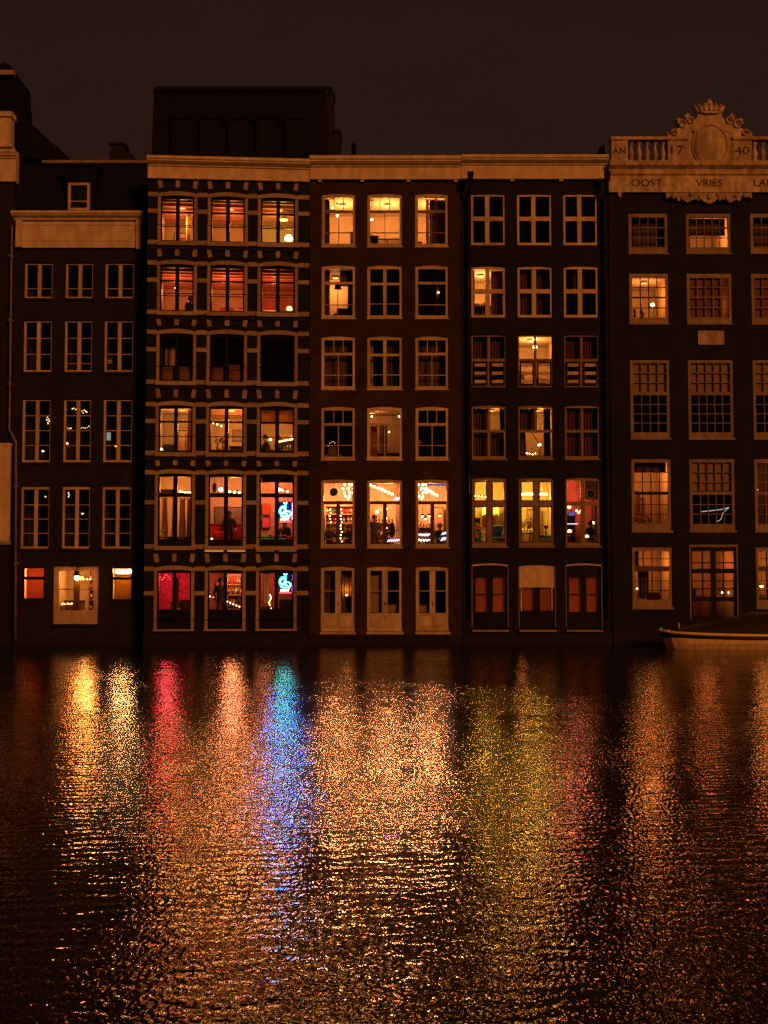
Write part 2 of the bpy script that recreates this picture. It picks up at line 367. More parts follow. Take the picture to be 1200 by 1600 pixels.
def room(h, u0, u1, z0, z1, wallm='wall_dark', ceilm=None, floorm='floor_wood', depth=3.4, drop=0.5, rise=0.12, side=0.22, beams=0, light=None, backm=None):
    ceilm = ceilm or wallm; backm = backm or wallm
    a, c, d, f = u0 - side, u1 + side, z0 - drop, z1 + rise; y0, y1 = WT + 0.004, depth
    b = MB()
    b.quad([(a, y1, d), (c, y1, d), (c, y1, f), (a, y1, f)], backm); b.quad([(a, y0, d), (a, y1, d), (a, y1, f), (a, y0, f)], wallm)
    b.quad([(c, y0, d), (c, y0, f), (c, y1, f), (c, y1, d)], wallm); b.quad([(a, y0, f), (a, y1, f), (c, y1, f), (c, y0, f)], ceilm)
    b.quad([(a, y0, d), (c, y0, d), (c, y1, d), (a, y1, d)], floorm)
    o = b.build('room_interior', h.root)
    for k in range(beams):
        yy = y0 + 0.35 + (y1 - y0 - 0.5) * k / max(1, beams - 1); piece('ceiling_beam', o, a + .01, c - .01, yy - .07, yy + .07, f - .16, f - .005, 'beam_wood')
    if light:
        P, colr, lx, ly, lz = light
        ld = bpy.data.lights.new('ceiling_light', 'POINT'); ld.energy = P * LAMP; ld.color = (colr[0], colr[1] * (.80 if colr[1] < .5 else .92), colr[2] * .85); ld.shadow_soft_size = 0.28
        x = a + (c - a) * lx; y = y0 + (y1 - y0) * ly; zz = f - lz
        m = MB(); m.lathe([(0.0, 0.0), (.13, 0.0), (.15, .05), (.05, .09), (0.0, .09)], 'porcelain', 0, 0, 0, 10); cl = m.build('ceiling_lamp', h.root, (x, y, f - .1))
        lo = bpy.data.objects.new('ceiling_light', ld); col.objects.link(lo); lo.parent = h.root; lo.location = (x, y, zz)
    return dict(a=a, c=c, d=d, f=f, y0=y0, y1=y1, h=h, o=o)
LAMP = 3.8
WARM = (1.0, 0.40, 0.085); YEL = (1.0, 0.52, 0.09); PEACH = (1.0, 0.50, 0.20); REDL = (1.0, 0.20, 0.07)

# ------------------------------------------------------------------ water and ground
def water_mat():
    m = bpy.data.materials.new('canal_water'); n, l, p = nodes_of(m)
    p.inputs['Base Color'].default_value = (0.006, 0.005, 0.005, 1); p.inputs['Roughness'].default_value = WATER_ROUGH
    p.inputs['IOR'].default_value = 1.33; p.inputs['Specular IOR Level'].default_value = 0.5
    g = n.new('ShaderNodeNewGeometry'); prev = None
    ms = n.new('ShaderNodeTexNoise'); ms.inputs['Scale'].default_value = 0.22; ms.inputs['Detail'].default_value = 3; l.new(g.outputs['Position'], ms.inputs['Vector'])
    mr = n.new('ShaderNodeMapRange'); mr.inputs[1].default_value = .35; mr.inputs[2].default_value = .65; mr.inputs[3].default_value = .62; mr.inputs[4].default_value = 1.18; l.new(ms.outputs['Fac'], mr.inputs[0])
    for sc_, st, rot, dist, det, dis, gust in WAVES:
        mp = n.new('ShaderNodeMapping'); mp.inputs['Scale'].default_value = (st, 1.0, 1.0); mp.inputs['Rotation'].default_value = (0, 0, rot)
        l.new(g.outputs['Position'], mp.inputs[0])
        no = n.new('ShaderNodeTexNoise'); no.inputs['Scale'].default_value = sc_; no.inputs['Detail'].default_value = det; no.inputs['Distortion'].default_value = dis
        l.new(mp.outputs[0], no.inputs['Vector'])
        b = n.new('ShaderNodeBump'); b.inputs['Strength'].default_value = 1.0; b.inputs['Distance'].default_value = dist
        if 'Filter Width' in b.inputs: b.inputs['Filter Width'].default_value = 0.1
        if gust:
            mm = n.new('ShaderNodeMath'); mm.operation = 'MULTIPLY'; l.new(no.outputs['Fac'], mm.inputs[0]); l.new(mr.outputs[0], mm.inputs[1]); l.new(mm.outputs[0], b.inputs['Height'])
        else: l.new(no.outputs['Fac'], b.inputs['Height'])
        if prev: l.new(prev.outputs[0], b.inputs['Normal'])
        prev = b
    mp = n.new('ShaderNodeMapping'); mp.inputs['Rotation'].default_value = (0, 0, -0.14); l.new(g.outputs['Position'], mp.inputs[0])
    wv = n.new('ShaderNodeTexWave'); wv.wave_type = 'BANDS'; wv.bands_direction = 'Y'; wv.wave_profile = 'SIN'; wv.inputs['Scale'].default_value = 1.35; wv.inputs['Distortion'].default_value = 5.0
    wv.inputs['Detail'].default_value = 1.5; wv.inputs['Detail Scale'].default_value = 1.1; l.new(mp.outputs[0], wv.inputs['Vector'])
    mm = n.new('ShaderNodeMath'); mm.operation = 'MULTIPLY'; l.new(wv.outputs['Fac'], mm.inputs[0]); l.new(mr.outputs[0], mm.inputs[1])
    b = n.new('ShaderNodeBump'); b.inputs['Distance'].default_value = 0.0026; b.inputs['Filter Width'].default_value = 0.1; l.new(mm.outputs[0], b.inputs['Height']); l.new(prev.outputs[0], b.inputs['Normal']); prev = b
    l.new(prev.outputs[0], p.inputs['Normal']); MATS['canal_water'] = m
WATER_ROUGH = 0.09
WAVES = [(1.1, 0.8, 0.25, 0.012, 1.0, 0.2, 0), (5.6, 0.62, -0.10, 0.0104, 1.2, 0.3, 1), (14.0, 1.7, 0.12, 0.0074, 0.5, 0.0, 1)]
water_mat()
b = MB(); b.quad([(-160, -140, 0), (160, -140, 0), (160, 6, 0), (-160, 6, 0)], 'canal_water'); tag(b.build('water'), None, None, None, 'structure')
b = MB(); b.quad([(-160, 6, .8), (160, 6, .8), (160, 400, .8), (-160, 400, .8)], 'stone_dark'); b.quad([(-160, 6, -1), (160, 6, -1), (160, 6, .8), (-160, 6, .8)], 'stone_dark')
tag(b.build('ground'), None, None, None, 'structure')

def cornice(h, zb, zm, zt, m, x0=None, x1=None, p1=0.14, p2=0.38, name='cornice', ends=True):
    x0 = 0.004 if x0 is None else x0; x1 = h.W - 0.004 if x1 is None else x1
    b = MB(); k = zt - zm
    b.profile([(0.05, zb), (-p1, zb), (-p1, zb + .05), (-p1 + .03, zb + .06), (-p1 + .03, zm - .05), (-p1 - .03, zm - .04), (-p1 - .03, zm), (-p1 - .10, zm + .03), (-p2 + .05, zm + k * .35), (-p2 + .05, zm + k * .5), (-p2, zm + k * .6), (-p2, zt), (0.3, zt + .03), (0.3, zb)], x0, x1, m)
    return b.build(name, h.root, fix=True)
def stick(h, p, r, m, name, n=8):
    b = MB(); b.tube(p, r, m, n); return b.build(name, h.root)

# ------------------------------------------------------------------ house with the dormer
S6 = ['top-storey', 'fifth-storey', 'fourth-storey', 'third-storey', 'second-storey', 'ground-floor']
S5 = ['top-storey', 'fourth-storey', 'third-storey', 'second-storey', 'ground-floor']
H1 = House('canal_house', 19, 225, 0.15, 0.0, 'low dark house with a cream frieze under its slate roof and one dormer', 'dormer house', ['drainpipe', None, 'stone-banded house'], S5)
def cols(h, xs, y): return [(h.uz(a, y)[0], h.uz(c, y)[0]) for a, c in xs]
h = H1; C1 = cols(h, [(38, 83), (102, 146), (164, 210)], 440)
W1 = {}
for r, (ya, yb) in enumerate([(410, 466), (500, 581), (623, 722), (759, 857)]):
    for c, (u0, u1) in enumerate(C1):
        z1, z0 = h.z(ya), h.z(yb)
        rows = [(.74,), (1 / 3, 2 / 3), (.25, .5, .75), (.27, .52, .77)][r]
        if r == 1 and c == 1: rows = (1 / 3, .66, .86)
        window(h, u0, u1, z0, z1, 'white', .075, .07 if r < 3 else .14, .08, 0, .10, ((0, 1, (.5,), rows, .028, .14),), sill=(.10, .05, .04), sillm='stone_dark')
        W1[r, c] = (u0, u1, z0, z1)
u0, z1 = h.uz(35, 886); u1, z0 = h.uz(69, 937)
window(h, u0, u1, z0, z1, 'black_paint', .05, fw=.06, zones=((0, .33, (), (), .03), (.33, 1, (), (), .03)), tt=.12, glass='glass_frost', sill=(.12, .05, .05), sillm='stone_dark'); W1[4, 0] = (u0, u1, z0, z1)
u0, z1 = h.uz(174, 886); u1, z0 = h.uz(206, 938)
window(h, u0, u1, z0, z1, 'black_paint', .05, fw=.06, zones=((0, .33, (), (), .03), (.33, 1, (), (), .03)), tt=.10, glass='glass_frost', sill=(.12, .05, .05), sillm='stone_dark'); W1[4, 2] = (u0, u1, z0, z1)
u0, z1 = h.uz(84, 885); u1, z0 = h.uz(153, 975)
dw = window(h, u0, u1, z0, z1, 'white', .20, .18, .52, 0, .06, ((0, 1, (.5,), (.46,), .035, .22),), bm='dark_wood', name='double_door'); W1[4, 1] = (u0, u1, z0 + .5, z1)
piece('threshold', dw, u0 - .06, u1 + .06, -.12, .06, z0 - .09, z0 - .004, 'stone_dark')
zc = h.z(389)
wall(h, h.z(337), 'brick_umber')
fr = MB(); fr.box(.07, h.W - .05, -.10, .02, h.z(388), h.z(347), 'cream'); frz = fr.build('frieze', h.root)
cornice(h, h.z(346), h.z(343), h.z(334), 'cream', -.04, h.W - .02, .20, .42)
for x in (.10, h.W - .34):
    piece('bracket', h.root, x, x + .24, -.20, -.10, h.z(391 if x > 1 else 388), h.z(346) , 'cream')
piece('moulding', frz, .36, h.W - .37, -.115, -.10, h.z(378), h.z(375), 'cream')
piece('moulding', frz, .36, h.W - .37, -.125, -.10, h.z(353), h.z(349), 'cream')
# mansard roof, gutter, dormer
b = MB(); za, zb_ = h.z(334) + .035, h.z(254, 1.0)
b.profile([(.05, za), (1.15, zb_), (5.0, zb_ + .25), (8.8, za)], .05, h.W - .02, 'slate'); roof = b.build('roof', h.root, fix=True)
b = MB(); b.profile([(.98, zb_ - .02), (.98, zb_ + .10), (1.25, zb_ + .12), (1.25, zb_ - .02)], .75, h.W - .03, 'white_dim'); b.build('gutter', roof, fix=True)
b = MB(); ua, _ = h.uz(101, 300); ub, _ = h.uz(148, 300); zl, zt = h.z(332), h.z(258)
b.box(ua, ub, .16, 1.6, za + .02, zt, 'lead'); b.prism([(ua - .1, zt + .001), (ub + .1, zt + .001), (ub + .1, zt + .08), (ua - .1, zt + .08)], .05, 1.8, 'lead'); b.build('dormer', roof)
wa, wt = h.uz(107, 286, .1); wb_, wz = h.uz(140, 329, .1)
dm = MB(); t = .10
dm.box(wa, wb_, .06, .15, wz, wz + t, 'white'); dm.box(wa, wb_, .06, .15, wt - t, wt, 'white'); dm.box(wa, wa + t, .06, .15, wz + t, wt - t, 'white'); dm.box(wb_ - t, wb_, .06, .15, wz + t, wt - t, 'white')
dmo = dm.build('dormer_window', roof); piece('pane', dmo, wa + t, wb_ - t, .10, .11, wz + t, wt - t, 'glass'); piece('glazing_bar', dmo, wa + t, wb_ - t, .085, .099, wz + .36, wz + .39, 'white')
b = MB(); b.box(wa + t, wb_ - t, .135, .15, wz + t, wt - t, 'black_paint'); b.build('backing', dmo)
b = MB(); x0, zz = h.uz(172, 226, 3.0); x1, _ = h.uz(194, 226, 3.0); b.box(x0, x1, 3, 3.8, zb_ - .4, zz, 'brick_umber'); b.box(x0 - .06, x1 + .06, 2.94, 3.86, zz, zz + .1, 'stone_dark')
x2, z2 = h.uz(207, 236, 3.0); b.prism([(x1 + .01, zb_ - .4), (x2, zb_ - .4), (x2, z2 - .15), (x1 + .01, z2 + .1)], 3.1, 3.7, 'brick_umber'); b.build('chimney', roof)
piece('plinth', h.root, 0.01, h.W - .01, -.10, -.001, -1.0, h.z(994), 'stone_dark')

# ------------------------------------------------------------------ tall house at the edge
H0 = House('canal_house', -225, 17, -0.1, 0.0, 'tall house with cream parapet posts rising above the low dormer house', 'tall edge house', ['a', None, 'dormer house'], S6)
h = H0; Wd = h.W
for yy, yt, k in ((693, 846, 0), (520, 640, 1), (360, 470, 1)):
    for xa, xb in (((-18, 16.5), (-120, -75), (-200, -155)) if k == 0 else ((-100, -55), (-190, -145))):
        ua, z1 = h.uz(xa, yy); ub, z0 = h.uz(xb, yt)
        if k == 0 and xa == -18:
            piece('pilaster', h.root, ua, ub - .02, -.12, -.002, z0, z1 - .1, 'cream'); piece('pilaster_cap', h.root, ua - .04, ub + .02, -.16, -.003, z1 - .097, z1, 'cream'); piece('pilaster_base', h.root, ua - .03, ub + .02, -.15, -.003, z0 - .13, z0 - .003, 'cream_old')
        else: window(h, ua, ub, z0, z1, 'white', .1, zones=((0, .4, (.5,), (), .03, .08), (.4, 1, (.5,), (.5,), .03, .08)), sill=(.1, .06, .05))
wall(h, h.z(236), 'brick_umber')
cornice(h, h.z(285), h.z(247), h.z(237), 'cream', .01, Wd + .08, .12, .30)
for xa, xb in ((3, 19), (-70, -40), (-140, -110), (-210, -180)):
    ua, z1 = h.uz(xa, 186); ub, z0 = h.uz(xb, 228)
    piece('parapet_post', h.root, ua, ub, -.22, .2, z0, z1 - .004, 'cream'); piece('post_cap', h.root, ua - .07, ub + .06, -.30, .28, z1, z1 + .2, 'cream'); piece('post_base', h.root, ua - .06, ub + .05, -.28, .26, z0 - .12, z0 - .004, 'cream')
ua, _ = h.uz(-200, 200)
piece('parapet_rail', h.root, .1, Wd - .2, -.06, .12, h.z(182), h.z(178), 'cream')
b = MB(); D = 2.6                               # side-lit roof slope dropping away towards the dormer house
P = [(h.uz(x, y, 4.6)[0], h.uz(x, y, 2)[1]) for x, y in ((-160, 236), (137, 250), (52, 168), (48, 104), (40, 97), (31, 100), (27, 118), (-160, 118))]
b.prism([(u, z) for u, z in P], 2.0, 2.0 + D, 'slate'); b.build('roof', h.root, fix=True)
u, z_ = h.uz(10, 116, 1.9); piece('gutter', h.root, -.3, u + .35, 1.7, 1.98, z_ - .1, z_ + .1, 'white_dim')
dp = MB()
q = [h.uz(18.5, 352, -.22), h.uz(14.5, 672, -.22), h.uz(25, 690, -.22), h.uz(24, 1000, -.22)]
dp.tube([(u, -.22, z) for u, z in q], .042, 'white_dim', 8)
for yy in (400, 500, 600, 760, 880): u, z_ = h.uz(17 - (yy - 352) * .0085 if yy < 680 else 24.6, yy, -.22); dp.box(u - .07, u + .07, -.27, -.003, z_ - .03, z_ + .03, 'white_dim')
dp.build('drainpipe', h.root)

# ------------------------------------------------------------------ stone-banded house
H2 = House('canal_house', 228, 483, -0.38, R(3.9), 'black brick house with pale stone bands and splayed keystones round every window', 'stone-banded house', ['dormer house', None, 'brown brick house'], S6)
h = H2; C2 = cols(h, [(251.5, 303.5), (329.5, 382.5), (408, 461)], 340); W2 = {}
rows2 = [(306, 378), (413, 487), (521, 596), (633.5, 707), (740, 853), (890.5, 983)]
mid = h.W / 2
pu, pz = h.uz(355, 300)
for r, (ya, yb) in enumerate(rows2):
    # heights read on the first column, then kept level along the rotated facade
    z1 = h.uz(277, ya)[1]; z0 = h.uz(277, yb)[1]
    for c, (u0, u1) in enumerate(C2):
        W2[r, c] = (u0, u1, z0, z1); arc = .06
        if r in (0, 1, 3): zs = ((0, .31, (.5,), (), .03, .15), (.31, 1, (.5,), (.49,), .025, .15)); tt = .07
        elif r == 2: zs = ((0, 1, (.5,), (.68,), .035, .12),); tt = .07
        elif r == 4: zs = ((0, .29, (.5,), (), .03, .16), (.29, 1, (.5,), (), .03, .16)); tt = .16
        else: zs = ((0, .70, (.5,), (), .03, .14), (.70, 1, (.5,), (.5,), .04, .14)); tt = .10
        bl = {}
        if r == 5: bl = {(1, 0, 0): 'black_paint', (1, 1, 0): 'black_paint', (1, 0, 1): 'black_paint', (1, 1, 1): 'black_paint'}
        if r == 2 and c == 2: zs = ((0, 1, (), (), .03),)
        wf = window(h, u0, u1, z0, z1, 'black_paint', .055, .06, .08 if r != 4 else .26, arc, .06, zs, tt, blank=bl, name='window' if r < 5 else 'double_door')
        # stone surround
        for x0, x1 in ((u0 - .12, u0 - .003), (u1 + .003, u1 + .12)):
            piece('jamb_stone', wf, x0, x1, -.035, .05, z0, z1 - arc - .002, 'stone')
        piece('sill', wf, u0 - .14, u1 + .14, -.14, .05, z0 - (.16 if r < 5 else .07), z0 - .003, 'stone')
        lb = MB(); p = arc_pts(u0 - .13, u1 + .13, z1 + .17, .10)
        q = arc_pts(u0 - .13, u1 + .13, z1 + .004, arc); lb.prism(q + list(reversed(p)), -.05, -.002, 'stone'); lb.build('lintel', wf, fix=True)
        for k, dx, rt in ((-1, u0 + .02, R(-9)), (0, (u0 + u1) / 2, 0), (1, u1 - .02, R(9))):
            zz = z1 + .22 + (.10 if k == 0 else .07)
            piece('splay_stone', wf, dx - .082 + k * .06, dx + .082 + k * .06, -.045, -.002, zz, zz + .36, 'stone', (0, rt, 0))
        gz = {0: .36, 1: .38, 3: .34, 4: .12, 5: .16, 2: .31}[r]
        gb = MB(); zz = z0 + gz * (z1 - z0); gb.tube([(u0 - .1, -.03, zz), (u1 + .1, -.03, zz)], .017, 'black_paint', 6); gb.build('guard_rail', wf)
    # stone bands in the piers between windows
    ed = [0.01] + [x for u0, u1 in C2 for x in (u0 - .125, u1 + .125)] + [h.W - .01]
    for i in range(0, len(ed), 2):
        for zz, hh in ((z1 - .02, .17), (z0 + (z1 - z0) * (.63 if r not in (4, 5) else .58), .16), (z0 - .09, .17)):
            if r == 5 and hh == .17 and zz < z1 - .5: continue
            piece('band_stone', h.root, ed[i], ed[i + 1], -.028, -.002, zz - .02, zz + hh - .02, 'stone')
    if r < 5: piece('string_course', h.root, .01, h.W - .01, -.06, -.001, z0 - .30, z0 - .20, 'stone_dark')
z_top = h.uz(231, 248)[1]; z_m = h.uz(231, 259)[1]; z_b = h.uz(231, 280)[1]
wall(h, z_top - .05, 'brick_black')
cornice(h, z_b, z_m, z_top, 'cream', .0, h.W - .01, .16, .42)
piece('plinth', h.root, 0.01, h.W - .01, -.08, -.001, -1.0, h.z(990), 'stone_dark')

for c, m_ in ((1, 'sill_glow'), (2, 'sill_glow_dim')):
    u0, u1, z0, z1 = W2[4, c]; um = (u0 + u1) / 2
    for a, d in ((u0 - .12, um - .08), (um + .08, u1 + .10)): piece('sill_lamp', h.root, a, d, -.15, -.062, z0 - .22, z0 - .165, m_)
# ------------------------------------------------------------------ brown brick house
H3 = House('canal_house', 483.5, 721, 0.03, 0.0, 'brown brick house with cream framed segmental windows and pale panelled doors', 'brown brick house', ['stone-banded house', None, 'black house'], S6)
h = H3; C3 = cols(h, [(502.6, 555.5), (574, 628.6), (649, 700.6)], 450); W3 = {}
rows3 = [(302, 385), (414, 497), (525, 608), (635, 718), (748.5, 855), (884.5, 987)]
for r, (ya, yb) in enumerate(rows3):
    z1, z0 = h.z(ya), h.z(yb)
    for c, (u0, u1) in enumerate(C3):
        W3[r, c] = (u0, u1, z0, z1)
        A = ((0, .30, (1 / 3, 2 / 3), (), .03), (.30, 1, (.5,), (.64,), .03))
        B = ((0, .32, (.5,), (), .03, .13), (.32, 1, (.5,), (.62,), .03, .13))
        S = ((0, .30, (), (), .03), (.30, 1, (), (.66,), .03))
        zs = A; bm = 'white'; tm = 'white'
        if (r, c) in ((1, 1), (2, 1)): zs = B
        if (r, c) in ((1, 0), (1, 2)): zs = S
        if r in (0, 4): bm = tm = 'white_dim'  # lit rows: bars get darker colours for their silhouette against the room light
        if r == 4: zs = ((0, .32, (), (), .03), (.32, 1, (.5,), (.66,), .03, .15)); bm = tm = 'dark_wood'
        if r == 5:
            zs = ((0, 1, (.5,), (.48,), .03, .22),)
            wf = window(h, u0, u1, z0, z1, 'white', .13, .12, .72, .06, .06, zs, .08, name='double_door', sill=(.10, .08, .03))
            for k in (0, 1):
                x0 = u0 + .13 + k * (u1 - u0 - .18) / 2; x1 = x0 + (u1 - u0) / 2 - .20
                piece('door_panel', wf, x0, x1, .035, .049, z0 + .2, z0 + .60, 'white')
            piece('kick_board', wf, u0 + .02, u1 - .02, .02, .048, z0 + .02, z0 + .10, 'white')
            piece('handle', wf, (u0 + u1) / 2 + .02, (u0 + u1) / 2 + .05, .0, .06, z0 + 1.05, z0 + 1.17, 'steel')
            continue
        window(h, u0, u1, z0, z1, 'white', .11, .10, .12, .06, .04, zs, .10 if r != 4 else .12, bm=bm, tm=tm, sill=(.05, .05, .02))
wall(h, h.z(250), 'brick_brown')
cornice(h, h.z(282), h.z(261), h.z(248.5), 'cream', .01, h.W - .005, .16, .42)
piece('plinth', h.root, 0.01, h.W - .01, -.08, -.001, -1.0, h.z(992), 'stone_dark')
for x in (500, 566, 638, 712): 
    u = h.uz(x, 280)[0]; piece('cornice_drop', h.root, u - .07, u + .07, -.12, -.002, h.z(285.5), h.z(282) - .003, 'cream')

# ------------------------------------------------------------------ black house
H4 = House('canal_house', 721.5, 952, 0.0, 0.0, 'black house with cross-barred casement windows and a cream board over its door', 'black house', ['brown brick house', None, 'crested house'], S6)
h = H4; C4 = cols(h, [(736.3, 790), (808.5, 862.7), (880.7, 934.3)], 400); W4 = {}
rows4 = [(303, 383), (415.5, 496), (523, 605), (633, 716.7), (746, 853), (883, 984)]
for r, (ya, yb) in enumerate(rows4):
    z1, z0 = h.z(ya), h.z(yb)
    for c, (u0, u1) in enumerate(C4):
        W4[r, c] = (u0, u1, z0, z1); arc = .05
        if r in (0, 1):
            window(h, u0, u1, z0, z1, 'white', .085, .07, .11, arc if r else .02, .05, ((0, .48, (.47,), (), .03, .17), (.48, 1, (.47,), (), .03, .17)), .17)
        elif r == 2:
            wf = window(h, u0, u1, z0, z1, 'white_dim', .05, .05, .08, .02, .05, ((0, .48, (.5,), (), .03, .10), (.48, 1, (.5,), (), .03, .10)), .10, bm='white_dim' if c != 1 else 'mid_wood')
            um = (u0 + u1) / 2; zz0 = z0 + .08; zz1 = z0 + .5 * (z1 - z0) - .03
            for x0, x1 in ((u0 + .06, um - .06), (um + .06, u1 - .06)):
                lf = MB()
                for xa, xb in ((x0, x0 + .06), (x1 - .06, x1)): lf.box(xa, xb, .0, .048, zz0, zz1, 'black_paint')
                lf.box(x0, x1, -.002, .046, zz0 - .003, zz0 + .06, 'black_paint'); lf.box(x0, x1, -.002, .046, zz1 - .06, zz1, 'black_paint'); lo = lf.build('balustrade', wf)
                for k in range(3):
                    zc_ = zz0 + .15 + k * (zz1 - zz0 - .28) / 2; piece('slat', lo, x0 + .061, x1 - .061, .01, .035, zc_ - .06, zc_ + .06, 'white')
        elif r == 3:
            window(h, u0, u1, z0, z1, 'white_dim', .06, .06, .10, arc, .05, ((0, .48, (.5,), (), .03, .10), (.48, 1, (.5,) if c != 1 else (), (), .03, .10)), .10, sill=(.06, .05, .02))
        elif r == 4:
            wf = window(h, u0, u1, z0, z1, 'white_dim', .06, .08, .12, arc, .05, ((0, .37, (.5,), (), .03, .17), (.37, 1, (.5,), (), .03, .17)), .17, sill=(.07, .06, .03))
            um = (u0 + u1) / 2; H_ = z1 - arc - .08 - z0 - .12; zt_ = z1 - arc - .08 - .37 * H_
            if c < 2:
                for x0, x1 in ((u0 + .062, um - .087), (um + .087, u1 - .062)):
                    for za_, zb2 in ((zt_ + .087, z1 - arc - .083), (z0 + .123, zt_ - .087)):
                        s_ = MB(); t = .055
                        s_.box(x0, x1, .055, .085, za_, za_ + t, 'dark_wood'); s_.box(x0, x1, .055, .085, zb2 - t, zb2, 'dark_wood'); s_.box(x0, x0 + t, .055, .085, za_ + t, zb2 - t, 'dark_wood'); s_.box(x1 - t, x1, .055, .085, za_ + t, zb2 - t, 'dark_wood'); s_.build('sash', wf)
        else:
            if c == 1:
                zb2 = z1 - (z1 - z0) * .345
                bd = MB(); p = arc_pts(u0, u1, z1, arc); bd.prism([(u0, zb2), (u1, zb2)] + list(reversed(p)), .02, .06, 'cream'); h.open.append((u0, u1, z0, z1, arc)); h.open.pop()
                wf = window(h, u0, u1, z0, z1, 'black_paint', .06, .80, .10, arc, .07, ((0, .62, (.5,), (), .03, .24), (.62, 1, (.5,), (), .03, .24)), .1, blank={(1, 0, 0): 'black_paint', (1, 1, 0): 'black_paint'}, name='double_door')
                bd.build('fanlight_board', wf, fix=True)
            else:
                wf = window(h, u0, u1, z0, z1, 'black_paint', .12, .42, .10, arc, .07, ((0, .72, (.5,), (.5,), .04, .24), (.72, 1, (.5,), (), .03, .24)), .1, blank={(1, 0, 0): 'black_paint', (1, 1, 0): 'black_paint'}, name='double_door')
            b = MB(); p = arc_pts(u0 - .01, u1 + .01, z1 + .06, arc); q = arc_pts(u0 - .01, u1 + .01, z1 + .003, arc)
            if c != 1: b.prism(q + list(reversed(p)), -.03, -.002, 'white'); b.build('lintel', wf, fix=True)
            for x0, x1 in ((u0 - .035, u0 - .003), (u1 + .003, u1 + .035)): piece('jamb_stone', wf, x0, x1, -.02, .03, z0 + .1, z1 - arc, 'white_dim')
            piece('step', wf, u0 - .03, u1 + .03, -.20, .05, z0 - .07, z0 - .003, 'stone')
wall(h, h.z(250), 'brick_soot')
cornice(h, h.z(281.5), h.z(258), h.z(247), 'cream', .005, h.W - .01, .16, .42)
for x in (723, 800, 876, 935): 
    u = h.uz(x, 280)[0]; piece('cornice_drop', h.root, u - .08, u + .08, -.12, -.002, h.z(284.5), h.z(281.5) - .003, 'cream')
for x in (733.5, 945):
    u, zz = h.uz(x, 276); b = MB(); b.prism([(u - .09, zz - .35), (u + .09, zz - .35), (u + .13, zz - .02), (u + .13, zz), (u - .13, zz), (u - .13, zz - .02)], -.62, -.44, 'lead')
    b.tube([(u, -.53, zz - .35), (u - .02, -.50, zz - .6), (u - .10, -.12, zz - 1.0), (u - .10, -.10, 1.0)], .055, 'lead', 8); b.build('downpipe', h.root, fix=True)
piece('plinth', h.root, 0.01, h.W - .01, -.08, -.001, -1.0, h.z(990), 'stone_dark')

# ------------------------------------------------------------------ crested house
H5 = House('canal_house', 953.5, 1261, -0.06, 0.0, 'dark house with a pale carved crest, balustrade and lettered frieze on top', 'crested house', ['black house', None, 'quay beyond the boat'], S5)
h = H5; C5 = cols(h, [(983.5, 1045), (1073.5, 1144), (1174.5, 1236)], 470); W5 = {}
rows5 = [(333, 396), (427, 506), (562, 685), (717, 829), (855, 948)]
def sash(n, up, lo): return ((0, up[0], tuple(i / n for i in range(1, n)), tuple(i / up[1] for i in range(1, up[1])), .028), (up[0], 1, tuple(i / n for i in range(1, n)), tuple(i / lo for i in range(1, lo)), .028))
for r, (ya, yb) in enumerate(rows5):
    for c, (u0, u1) in enumerate(C5):
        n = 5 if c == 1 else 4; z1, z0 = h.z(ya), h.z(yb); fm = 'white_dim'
        W5[r, c] = (u0, u1, z0, z1)
        if r == 0: window(h, u0, u1, z0, z1, fm, .12, .17, .26, 0, .03, ((0, .34, tuple(i / n for i in range(1, n)), (), .025), (.34, 1, tuple(i / n for i in range(1, n)), (.5,), .025)), .04, sill=(.04, .06, .03))
        elif r == 1: window(h, u0, u1, z0, z1, fm, .12, .18, .26, 0, .03, sash(n, (.49, 2), 2), .05, bm='black_paint' if c == 0 else fm, sill=(.04, .06, .03))
        elif r == 2: window(h, u0, u1, z0, z1, fm, .12, .13, .24, 0, .03, sash(n, (.44, 3), 4), .12, sill=(.06, .07, .03))
        elif r == 3: window(h, u0, u1, z0, z1, fm, .12, .14, .26, 0, .03, sash(n, (.50, 3), 3), .12, bm='black_paint' if c == 0 else fm, sill=(.08, .07, .04))
        elif c != 1: window(h, u0, u1, z0, z1, fm, .10, .16, .26, 0, .03, sash(n, (.36, 2), 3), .20, bm='black_paint', tm='dark_wood', sill=(.10, .07, .04))
        else:
            z0 = h.z(968); W5[r, c] = (u0, u1, z0, z1)
            wf = window(h, u0, u1, z0, z1, 'black_paint', .08, .16, .10, 0, .06, ((0, .30, (.25, .5, .75), (.66,), .045), (.30, .73, (.25, .5, .75), (.33, .66), .045), (.73, 1, (.5,), (), .10)), .18, bm='black_paint', name='double_door')
            piece('meeting_stile', wf, (u0 + u1) / 2 - .11, (u0 + u1) / 2 + .11, .045, .058, z0 + .1, z1 - .16, 'black_paint')
            for x0, x1 in ((u0 - .05, u0 - .003), (u1 + .003, u1 + .05)): piece('jamb_stone', wf, x0, x1, -.03, .05, z0, z1 - .002, 'white_dim')
            piece('lintel', wf, u0 - .06, u1 + .06, -.04, .05, z1 + .003, z1 + .10, 'white_dim')
wall(h, h.z(262), 'brick_soot')
pa, pt = h.uz(1090, 517); pb, pb_ = h.uz(1131, 539); piece('plaque', h.root, pa, pb, -.05, -.002, pb_, pt, 'cream_old')
